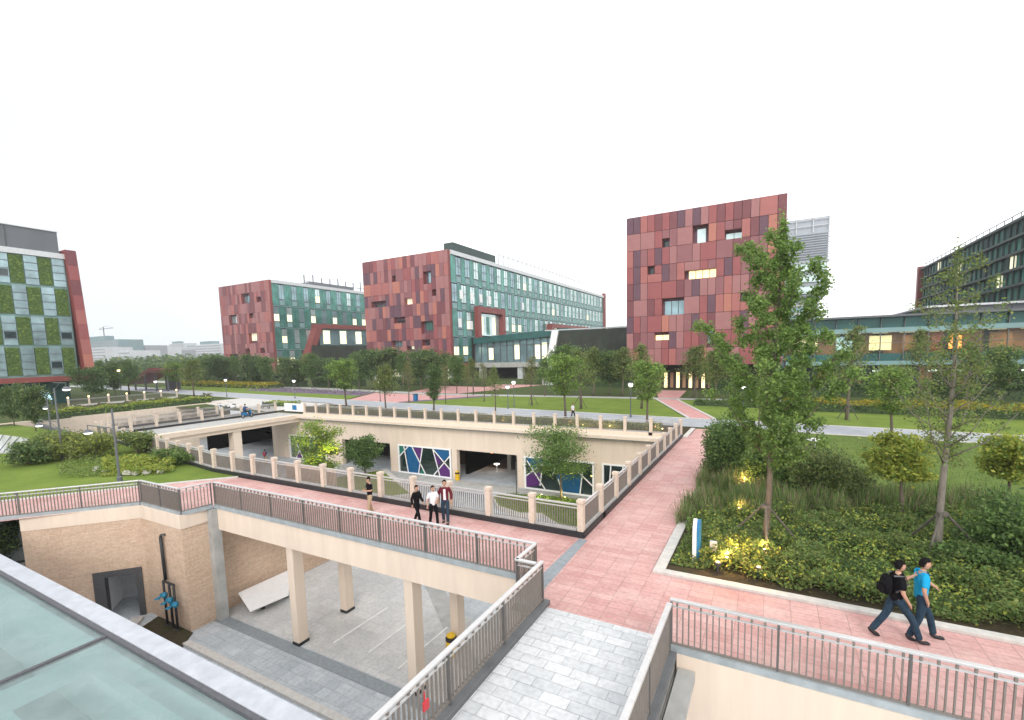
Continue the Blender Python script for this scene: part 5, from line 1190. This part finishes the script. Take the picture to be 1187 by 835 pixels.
# garden spots: fixtures standing in the planting
def spot(label,loc,e,c=(1,.58,.20)):
    t=thing('garden_spotlight',label,'spotlight',loc,'garden spotlights'); x,y,z=loc
    b=MB(); b.tube([(x,y,z),(x,y,z+.2)],.02,'dbar',6); b.lathe((x,y,z+.2),[(.05,0),(.08,.05),(.085,.14)],'dbar',10); b.build('housing',t)
    up=e>=500
    b=MB(); b.lathe((x,y,z+.345),[(.045,0),(.048,.01),(.02,.02)],'spot',10); b.build('lens',t)
    if up:
        l=bpy.data.lights.new('lamp_light','SPOT'); l.energy=e; l.color=c; l.spot_size=R(75); l.spot_blend=.6; l.shadow_soft_size=.06; lo=bpy.data.objects.new('lamp_light',l); COL.objects.link(lo); lo.parent=t; lo.location=(0,0,.42); lo.rotation_euler=(R(180),0,0)
    else: pt_light(t,(x,y,z+.50),e,c,.05)
sp=[((842,660),0,55,'garden spotlight glowing by the blue sign in the shrub bed'),((853,648),0,45,'garden spotlight in the bed between the blue sign and the leaning pole'),((885,650),0,40,'garden spotlight lighting the foot of the tall leafy tree'),((863,568),0,60,'garden spotlight glowing behind the tall grass by the bush'),((857,600),0,22,'garden spotlight at the upper edge of the low shrubs'),((832,666),0,26,'garden spotlight nearest the walkway kerb corner'),((879,672),0,22,'garden spotlight at the bed kerb left of the two walkers')]
for p_,z_,e,l in sp: 
    g_=atz(*p_); spot(l,(g_.x,g_.y,.05),e)
for px,py,e,l in ((676,499,40,'garden spotlight in the hedge by the second post gap from the right'),(707,500,60,'garden spotlight in the hedge behind the far balustrade'),(768,502,60,'garden spotlight glowing in the courtyard corner hedge'),(583,490,16,'garden spotlight small and yellow in the middle of the far hedge'),(415,480,14,'garden spotlight small at the left of the far hedge')):
    g_=aty(px,py,39.6); spot(l,(g_.x,39.55,.0),e)
g_=atz(392,572,-5.1); spot('yellow spotlight under the yellow green courtyard tree',(g_.x,g_.y,-5.1),2600,(1,.85,.1)); spot('second yellow spotlight close under the courtyard tree',(g_.x-.9,g_.y-.8,-5.1),1600,(1,.85,.1))
g_=atz(628,578,-5.1); spot('small spotlight at the left foot of the mound tree',(g_.x,g_.y,-5.1),40,(1,.9,.3))
g_=atz(655,581,-5.1); spot('small spotlight at the right foot of the mound tree',(g_.x,g_.y,-5.1),30,(1,.9,.3))
# garden disc lamp (white flat mushroom lamps)
for px,py,l in ((944,512,'white flat mushroom lamp on the lawn above the round bush'),(1149,512,'tiny white lamp at the edge of the right lawn')):
    g_=atz(px,py+8); t=thing('mushroom_lamp',l,'lamp',g_); x,y=g_.x,g_.y; k=1 if px<1000 else .35
    b=MB(); b.tube([(x,y,0),(x,y,.5*k)],.07*k,'offwhite',8); b.build('stem',t); b=MB(); b.lathe((x,y,.5*k),[(.1*k,0),(.5*k,.06*k),(.5*k,.12*k),(.2*k,.18*k)],'white',16); b.build('disc',t)
# blue pylon sign in the bed
ps=thing('pylon_sign','slim blue and white slanted top sign standing in the shrub bed','sign',(-1.9,16.0,0))
b=MB(); b.add([(-2.02,15.55,0),(-2.02,16.05,0),(-2.02,16.05,1.30),(-2.02,15.75,1.38),(-2.02,15.55,1.16),(-1.86,15.55,0),(-1.86,16.05,0),(-1.86,16.05,1.30),(-1.86,15.75,1.38),(-1.86,15.55,1.16)],[(4,3,2,1,0),(5,6,7,8,9),(0,1,6,5),(1,2,7,6),(2,3,8,7),(3,4,9,8),(4,0,5,9)],'bluep'); b.build('blue_board',ps)
b=MB(); b.box(-2.06,-1.95,15.49,15.55,0,1.16,'white'); b.hexa([(-2.06,15.49,1.16),(-1.95,15.49,1.16),(-1.95,15.56,1.16),(-2.06,15.56,1.16)],[(-2.06,15.72,1.42),(-1.95,15.72,1.42),(-1.95,15.79,1.38),(-2.06,15.79,1.38)],'white'); b.build('white_edge',ps)
b=MB(); b.box(-1.6,-1.38,16.0,16.12,.25,.62,'offwhite'); b.box(-1.51,-1.47,16.04,16.08,0,.25,'dbar'); tag(b.build('junction_box',bevel=.01),'small pale box on a stalk beside the blue sign','box')
# blue litter bin on the lawn edge, courtyard pole
g_=atz(482,465); t=thing('recycling_bin','blue litter bin at the corner of the pink side path','bin',g_)
b=MB(); b.box(g_.x-.28,g_.x+.28,g_.y-.26,g_.y+.26,0.05,1.0,'bluep'); b.build('body',t,bevel=.05); b=MB(); b.box(g_.x-.31,g_.x+.31,g_.y-.29,g_.y+.29,1.0,1.1,'dbar'); b.build('lid',t)
g_=Vector((-18.7,34.3,-5.5)); b=MB(); b.tube([(g_.x,g_.y,-5.5),(g_.x,g_.y,-2.3)],.04,'dbar',8); b.lathe((g_.x,g_.y,-5.5),[(.12,0),(.12,.04)],'dbar',10); tag(b.build('slim_pole'),'slim dark pole standing before the courtyard opening','pole')
# ------------------------------------------------------------------ people
def eval_mesh(o):
    dg=bpy.context.evaluated_depsgraph_get(); me=bpy.data.meshes.new_from_object(o.evaluated_get(dg)); return me
def skin(name,pts,edges,rad,m,parent,sub=2,extra=None,root=0):
    me=bpy.data.meshes.new(name); me.from_pydata([tuple(p) for p in pts],edges,[]); me.update()
    o=bpy.data.objects.new(name,me); COL.objects.link(o)
    o.modifiers.new('skin','SKIN'); sv=me.skin_vertices[0].data
    for i,r in enumerate(rad):
        sv[i].radius=r if hasattr(r,'__len__') else (r,r)
        sv[i].use_root=(i==root)
    s=o.modifiers.new('sub','SUBSURF'); s.levels=sub; s.render_levels=sub
    nm=eval_mesh(o); nm.name=name; o.modifiers.clear(); o.data=nm
    nm.materials.clear(); nm.materials.append(M[m])
    if extra is not None:
        bm=bmesh.new(); bm.from_mesh(nm); em=extra.mesh('tmp'); 
        bm.from_mesh(em); bm.to_mesh(nm); bm.free()
    nm.polygons.foreach_set('use_smooth',[True]*len(nm.polygons)); nm.polygons.foreach_set('material_index',[0]*len(nm.polygons))
    o.parent=parent; return o
def person(label,loc,heading,pose,top,legs,shoe='shoe',scale=1.0,sleeve='short',extras=None,group=None,detail=True):
    """local frame: +y forward, +x right. pose gives joints of arms and legs"""
    t=thing('person',label,'person',loc,group); t.rotation_euler[2]=heading; t.scale=(scale,)*3
    P=dict(pelvis=(0,0,.95),belly=(0,.0,1.08),chest=(0,.02,1.30),neck=(0,.01,1.46),throat=(0,.02,1.53))
    P.update(hl=(-.095,0,.90),hr=(.095,0,.90),sl=(-.17,.0,1.40),sr=(.17,.0,1.40)); P.update(pose)
    A=lambda k:Vector(P[k])
    names=['pelvis','belly','chest','neck','throat','sl','el','wl','pl','sr','er','wr','pr','hl','kl','al','tl','hr','kr','ar','tr']
    for s in 'lr':
        e,w=A('e'+s),A('w'+s); P['p'+s]=tuple(w+(w-e).normalized()*.075)
        a=A('a'+s); fd=Vector(P.get('foot'+s,(0,1,-.3))).normalized(); P['t'+s]=tuple(a+fd*.11)
    idx={n:i for i,n in enumerate(names)}
    E=[('pelvis','belly'),('belly','chest'),('chest','neck'),('neck','throat'),('chest','sl'),('sl','el'),('el','wl'),('wl','pl'),('chest','sr'),('sr','er'),('er','wr'),('wr','pr'),('pelvis','hl'),('hl','kl'),('kl','al'),('al','tl'),('pelvis','hr'),('hr','kr'),('kr','ar'),('ar','tr')]
    RD=dict(pelvis=(.07,.05),belly=(.09,.07),chest=(.13,.095),neck=.058,throat=.052,sl=.055,sr=.055,el=.042,er=.042,wl=.028,wr=.028,pl=(.035,.02),pr=(.035,.02),hl=.055,hr=.055,kl=.048,kr=.048,al=.036,ar=.036,tl=.02,tr=.02)
    # hands and head details joined to the one body mesh
    ex=MB()
    for s in 'lr':
        w,p=A('w'+s),Vector(P['p'+s]); d=(p-w).normalized(); n=d.cross(Vector((0,1,0.01))).normalized(); c=d.cross(n)
        for k,L in enumerate((.062,.072,.076,.066)):
            o_=p+n*(k-1.5)*.018-d*.01; ex.tube([o_,o_+d*L*.5+c*.008,o_+d*L*.9+c*.026],[.0095,.0085,.0065],'skin',6)
        o_=w+d*.03+n*.025; ex.tube([o_,o_+n*.022+d*.03+c*.012,o_+n*.026+d*.06+c*.02],[.011,.0095,.007],'skin',6)
    th=A('throat'); face=Vector(P.get('look',(0,1,0))).normalized(); hc=th+Vector((0,0,.10))+face*.02; up=Vector((0,0,1)); rt=face.cross(up).normalized()
    def H(x,y,z): return hc+rt*x+face*y+up*z
    hb_=MB(); hb_.ball((0,0,0),(.076,.095,.118),'skin',14,10)
    vs=[]
    for v in hb_.v:
        x,y,z=v
        if z<0: x*=1-.25*(-z/.118); y=y*(1-.08*(-z/.118))+.012*(-z/.118)
        vs.append(tuple(H(x,y,z)))
    ex.add(vs,hb_.f,'skin')
    ex.add([tuple(H(*q)) for q in ((-.014,.088,-.03),(.014,.088,-.03),(0,.118,-.028),(0,.09,.015),(0,.09,-.04))],[(0,2,3),(1,3,2),(0,4,2),(1,2,4)],'skin')
    for s in(-1,1): ex.add([tuple(H(s*.074,y,z)) for y,z in ((-.005,-.03),(.018,-.01),(.016,.018),(-.01,.02))]+[tuple(H(s*.092,y-.012,z)) for y,z in ((-.005,-.025),(.014,-.01),(.012,.018),(-.01,.02))],[(0,1,2,3),(4,5,6,7),(0,1,5,4),(1,2,6,5),(2,3,7,6),(3,0,4,7)],'skin')
    body=skin('body',[P[n] for n in names],[(idx[a],idx[b]) for a,b in E],[RD[n] for n in names],'skin',t,extra=ex)
    # hair: cap over skull, open at the face
    hm=MB(); hb2=MB(); hb2.ball((0,0,0),(.079,.099,.121),'hair',18,14); keep=[]
    for f in hb2.f:
        c=sum((Vector(hb2.v[i]) for i in f),Vector())/len(f)
        if (c.z>.06 and c.y<.075) or (c.z>.085) or (c.y<.012 and c.z>.0) or (c.y<-.03 and c.z>-.06): keep.append(f)
    hm.add([tuple(H(v[0]*(1+.05*math.sin(i*7)),v[1],v[2]*(1+.03*math.sin(i*3)))) for i,v in enumerate(hb2.v)],keep,'hair')
    def part(b,name,par=t):
        me=b.mesh(name); o=bpy.data.objects.new(name,me); COL.objects.link(o); o.parent=par; return o
    ho=part(hm,'hair'); sm=ho.modifiers.new('thick','SOLIDIFY'); sm.thickness=.010; sm.offset=1
    ey=MB(); 
    for s in(-1,1): ey.ball(tuple(H(s*.03,.084,.008)),(.010,.010,.007),'hair',8,5); ey.tube([H(s*.018,.089,.028),H(s*.045,.082,.03)],.004,'hair',4)
    part(ey,'eyes'); mo=MB(); mo.tube([H(-.02,.088,-.062),H(0,.094,-.060),H(.02,.088,-.062)],.005,'redframe',5); part(mo,'mouth')
    # clothing
    def sub(ns,es,f,name,m,off=.012,rad=None):
        ix={n:i for i,n in enumerate(ns)}; rr_=[]
        for n in ns:
            r=(rad or {}).get(n,RD.get(n,.05)); r=r if hasattr(r,'__len__') else (r,r); rr_.append((r[0]+off,r[1]+off))
        return skin(name,[P[n] for n in ns],[(ix[a],ix[b]) for a,b in es],rr_,m,t)
    for s in 'lr':
        sh,e,w=A('s'+s),A('e'+s),A('w'+s)
        P['m'+s]=tuple(sh.lerp(e,.85)) if sleeve=='short' else tuple(e)
        P['c'+s]=tuple(e.lerp(w,.93)); RD['m'+s]=.05; RD['c'+s]=.034
        P['hem'+s]=tuple(A('a'+s)- (A('k'+s)-A('a'+s)).normalized()*.015); RD['hem'+s]=.056
    P['waist']=tuple(A('pelvis')+Vector((0,0,-.13))); RD['waist']=(.15,.125); RD['belly']=(.115,.09); P['nb']=tuple(A('neck')+Vector((0,0,.035))); RD['nb']=.05
    ns=['waist','belly','chest','nb','sl','ml','sr','mr']; es=[('waist','belly'),('belly','chest'),('chest','nb'),('chest','sl'),('sl','ml'),('chest','sr'),('sr','mr')]
    if sleeve=='long': ns+=['cl','cr']; es+=[('ml','cl'),('mr','cr')]
    sub(ns,es,None,'shirt' if sleeve=='short' else 'jacket',top,.016)
    P['ptop']=tuple(A('pelvis')+Vector((0,0,.09))); RD['ptop']=(.108,.088)
    sub(['pelvis','ptop','hl','kl','heml','hr','kr','hemr'],[('pelvis','ptop'),('pelvis','hl'),('hl','kl'),('kl','heml'),('pelvis','hr'),('hr','kr'),('kr','hemr')],None,'trousers',legs,.010,dict(kl=.062,kr=.062,hl=.088,hr=.088,pelvis=(.122,.098),ptop=(.112,.09)))
    for s in 'lr':
        a=A('a'+s)-Vector((0,0,.03)); fd=(A('t'+s)-A('a'+s)).normalized()
        skin('shoe',[a-fd*.05,a+fd*.09,a+fd*.20,a+Vector((0,0,.07))],[(0,1),(1,2),(0,3)],[(.056,.052),(.058,.050),(.045,.036),(.055,.055)],shoe,t,sub=1,root=1)
    if extras: extras(t,P,part)
    return t
def stride(a,b,lift=0):
    # a: forward reach of the left foot, b: of the right foot
    d={}
    for s,f,x in (('l',a,-.1),('r',b,.1)):
        z=.085+ (.05 if f<-.2 else 0); d['a'+s]=(x,f,z); d['k'+s]=(x,f*.5+.06,.50)
        d['foot'+s]=(0,1,-.28) if f>-.2 else (0,1,-.75)
    return d
def arms(l,r):
    d={}
    (d['el'],d['wl'])=l;(d['er'],d['wr'])=r; return d
swingL=((-.23,.05,1.13),(-.22,.20,.93)); swingR=((.23,-.06,1.13),(.24,-.02,.88))
def gz(px,py,H=None): return atz(px,py)
# heading: rotation about z so that +y (forward) points the walking way; walkers in the picture move towards +x
pb_=gz(1036,741)
def backpack(t,P,part):
    b=MB(); b.ball((0,-.20,1.22),(.15,.11,.23),'c_black',12,9); part(b,'backpack')
    b=MB(); b.box(-.10,.10,-.33,-.28,1.06,1.22,'c_black'); 
    for s in(-1,1): b.tube([(s*.1,-.12,1.44),(s*.12,.08,1.45),(s*.13,.14,1.3),(s*.13,-.08,1.1)],.018,'dbar',6)
    part(b,'strap')
person('person in black shirt and blue jeans with black backpack, one arm bent up',pb_,R(-72),{**stride(-.38,.42),**arms(((-.20,.20,1.22),(-.16,.40,1.36)),((.25,-.02,1.14),(.24,.10,.94)))},'c_black','c_denim',scale=1.10,extras=backpack)
def bluex(t,P,part): pass
person('person in bright blue shirt and dark jeans beside the backpack wearer',gz(1064,740),R(-80),{**stride(.30,-.20),**arms(((-.30,.12,1.20),(-.30,.34,1.05)),((.26,-.06,1.15),(.22,.02,.93))),'look':(.1,1,.05)},'c_blue','c_denim',scale=1.12)
person('person in black t shirt and khaki trousers looking down at the hands',gz(430,597),R(160),{**stride(.12,-.14),**arms(((-.24,.02,1.15),(-.10,.24,1.17)),((.24,.02,1.15),(.10,.24,1.17))),'look':(0,1,-.4)},'c_black','c_khaki',scale=.98)
person('person in black jacket and black trousers, leftmost of the three walking together',gz(484,606.5),R(-95),{**stride(-.24,.28),**arms(swingL,swingR)},'c_black','c_black',scale=.92,sleeve='long')
person('person in white shirt and black trousers, middle of the three walkers',gz(503,609),R(-120),{**stride(.2,-.18),**arms(((-.23,.04,1.15),(-.08,.22,1.08)),swingR)},'c_white','c_black',scale=.95)
def tee(t,P,part):
    b=MB(); b.hexa([(-.055,.10,.96),(.055,.10,.96),(.05,.118,.96),(-.05,.118,.96)],[(-.045,.125,1.40),(.045,.125,1.40),(.03,.142,1.40),(-.03,.142,1.40)],'c_white'); part(b,'shirt_front')
person('person in open maroon jacket over white shirt, tallest of the three',gz(517,606),R(-150),{**stride(.16,-.12),**arms(((-.26,0,1.15),(-.25,.08,.92)),((.26,.0,1.15),(.25,.1,.92)))},'c_maroon','c_denim',scale=1.04,sleeve='long',extras=tee)
person('person in white top and dark trousers walking on the road behind the courtyard',gz(664,486),R(-100),{**stride(.2,-.2),**arms(swingL,swingR)},'c_white','c_black',scale=.95)
# scooters on the deck bridge and parking behind
def scooter(label,x,y,z,rz,body='pblue',group=None):
    t=thing('scooter',label,'scooter',(x,y,z),group); t.rotation_euler[2]=rz
    def part(b,n): me=b.mesh(n); o=bpy.data.objects.new(n,me); COL.objects.link(o); o.parent=t; return o
    for yy in(-.6,.6):
        b=MB()
        n=16; vs=[];fs=[]
        for i in range(n):
            a=2*math.pi*i/n
            for k in range(6):
                q=2*math.pi*k/6; r=.22+.05*math.cos(q); vs.append((.05*math.sin(q),yy+r*math.cos(a),.27+r*math.sin(a)))
        for i in range(n):
            for k in range(6): fs.append((i*6+k,i*6+(k+1)%6,((i+1)%n)*6+(k+1)%6,((i+1)%n)*6+k))
        b.add(vs,fs,'black'); b.ball((0,yy,.27),(.04,.1,.1),'steel',8,5); part(b,'wheel')
    b=MB(); b.hexa([(-.13,-.75,.4),(.13,-.75,.4),(.13,-.1,.3),(-.13,-.1,.3)],[(-.12,-.8,.68),(.12,-.8,.68),(.12,-.15,.72),(-.12,-.15,.72)],body); b.box(-.12,.12,-.1,.38,.25,.31,body); b.hexa([(-.16,.36,.28),(.16,.36,.28),(.12,.5,.3),(-.12,.5,.3)],[(-.14,.40,.95),(.14,.40,.95),(.1,.5,.95),(-.1,.5,.95)],body); part(b,'body')
    b=MB(); b.box(-.12,.12,-.72,-.12,.72,.82,'black'); part(b,'seat')
    b=MB(); b.tube([(0,.6,.27),(0,.46,1.0)],.03,'steel',8); b.tube([(-.32,.38,1.05),(0,.45,1.02),(.32,.38,1.05)],.018,'black',6); part(b,'handlebar')
    b=MB(); b.ball((0,.52,.92),(.07,.05,.06),'white',8,5); part(b,'headlight'); return t
g_=atz(284.5,485.5); g_=Vector((-56.0+1.3,g_.y+.6,0.012))
scooter('dark blue scooter with its rider on the deck bridge',g_.x,g_.y,g_.z,R(10),'bluep')
ride={'pelvis':(0,-.35,.88),'belly':(0,-.33,1.02),'chest':(0,-.27,1.24),'neck':(0,-.25,1.40),'throat':(0,-.23,1.47),'hl':(-.1,-.33,.86),'hr':(.1,-.33,.86),'sl':(-.17,-.26,1.34),'sr':(.17,-.26,1.34),'kl':(-.2,.05,.72),'kr':(.2,.05,.72),'al':(-.17,.12,.40),'ar':(.17,.12,.40),'el':(-.25,-.02,1.15),'wl':(-.28,.28,1.06),'er':(.25,-.02,1.15),'wr':(.28,.28,1.06)}
person('person in dark blue riding the scooter on the deck bridge',g_,R(10),ride,'c_navy','c_black')
for i,(px,py) in enumerate(((256,477),(264,479),(270,475),(308,474))):
    q=atz(px,py); scooter('%s parked scooter from the left beyond the deck bridge'%ORD[i],q.x,q.y,0.01,R(70+i*9),['offwhite','greyp','white','greyp'][i],'parked scooters beyond the deck bridge')
g=MB(); g.poly([(-84,43,.004),(-58,38.6,.004),(-58,49,.004),(-84,51,.004)],'kerb'); struct(g.build('pale_forecourt'))
q=atz(308,529,-5.5); q=Vector((-52.5,34.0,-5.5)); 
person('small person in green top with red backpack under the deck bridge',q,R(30),{**stride(.2,-.2),**arms(swingL,swingR)},'pgreen' if False else 'c_navy','c_khaki',extras=lambda t,P,part:(lambda b:(b.ball((0,-.2,1.24),(.15,.11,.2),'red',10,7),part(b,'backpack')))(MB()))
# ------------------------------------------------------------------ light
wd_=bpy.data.worlds.new('World'); S.world=wd_; wd_.use_nodes=True; nt=wd_.node_tree; nt.nodes.clear()
sky=N(nt,'ShaderNodeTexSky',sky_type='NISHITA',sun_disc=False); sky.sun_elevation=R(32); sky.sun_rotation=R(150); sky.dust_density=4; sky.air_density=1.2; sky.ozone_density=1.0
hs=N(nt,'ShaderNodeHueSaturation'); hs.inputs['Saturation'].default_value=.35; nt.links.new(sky.outputs[0],hs.inputs['Color'])
# even overcast layer in front of the clear sky
tc=N(nt,'ShaderNodeTexCoord'); no=N(nt,'ShaderNodeTexNoise',i_Scale=1.6,i_Detail=5.0); nt.links.new(tc.outputs['Generated'],no.inputs['Vector'])
cl=ramp(nt,no.outputs[0],[(.3,(12.6,12.9,13.3)),(.7,(14.3,14.2,14.1))])
sx=N(nt,'ShaderNodeSeparateXYZ'); nt.links.new(tc.outputs['Generated'],sx.inputs[0])
bl=N(nt,'ShaderNodeMapRange'); bl.inputs[1].default_value=-.62; bl.inputs[2].default_value=-.90; bl.inputs[3].default_value=0; bl.inputs[4].default_value=.75; nt.links.new(sx.outputs[0],bl.inputs[0])
mb_=N(nt,'ShaderNodeMixRGB'); mb_.inputs[2].default_value=(6.6,7.4,8.1,1); nt.links.new(bl.outputs[0],mb_.inputs[0]); nt.links.new(cl,mb_.inputs[1]); cl=mb_.outputs[0]
mx=N(nt,'ShaderNodeMixRGB'); mx.inputs[0].default_value=.82; nt.links.new(hs.outputs[0],mx.inputs[1]); nt.links.new(cl,mx.inputs[2])
bg=N(nt,'ShaderNodeBackground',i_Strength=.118); nt.links.new(mx.outputs[0],bg.inputs[0]); wo=N(nt,'ShaderNodeOutputWorld'); nt.links.new(bg.outputs[0],wo.inputs[0])
sl=bpy.data.lights.new('sun','SUN'); sl.energy=1.2; sl.angle=R(20); sl.color=(1,.94,.88); so=bpy.data.objects.new('sun',sl); COL.objects.link(so)
so.rotation_euler=(R(58),0,R(30))
S.view_settings.view_transform='Standard'; S.view_settings.look='None'; S.view_settings.exposure=.22; S.view_settings.gamma=1
hz=MB(); hz.box(-700,420,-60,1000,-6.6,60,'white'); ho_=hz.build('haze'); ho_['kind']='stuff'; ho_['label']='thin pale air haze'; ho_['category']='haze'
m=bpy.data.materials.new('haze_air'); m.use_nodes=True; n_t=m.node_tree; n_t.nodes.clear(); pvn=n_t.nodes.new('ShaderNodeVolumePrincipled'); pvn.inputs['Density'].default_value=.00038; pvn.inputs['Color'].default_value=(.96,.97,1,1)
on=n_t.nodes.new('ShaderNodeOutputMaterial'); n_t.links.new(pvn.outputs[0],on.inputs['Volume']); ho_.data.materials.clear(); ho_.data.materials.append(m)
S.render.engine='CYCLES'; S.cycles.max_bounces=6; S.cycles.transparent_max_bounces=12
S.render.resolution_x=1024; S.render.resolution_y=720
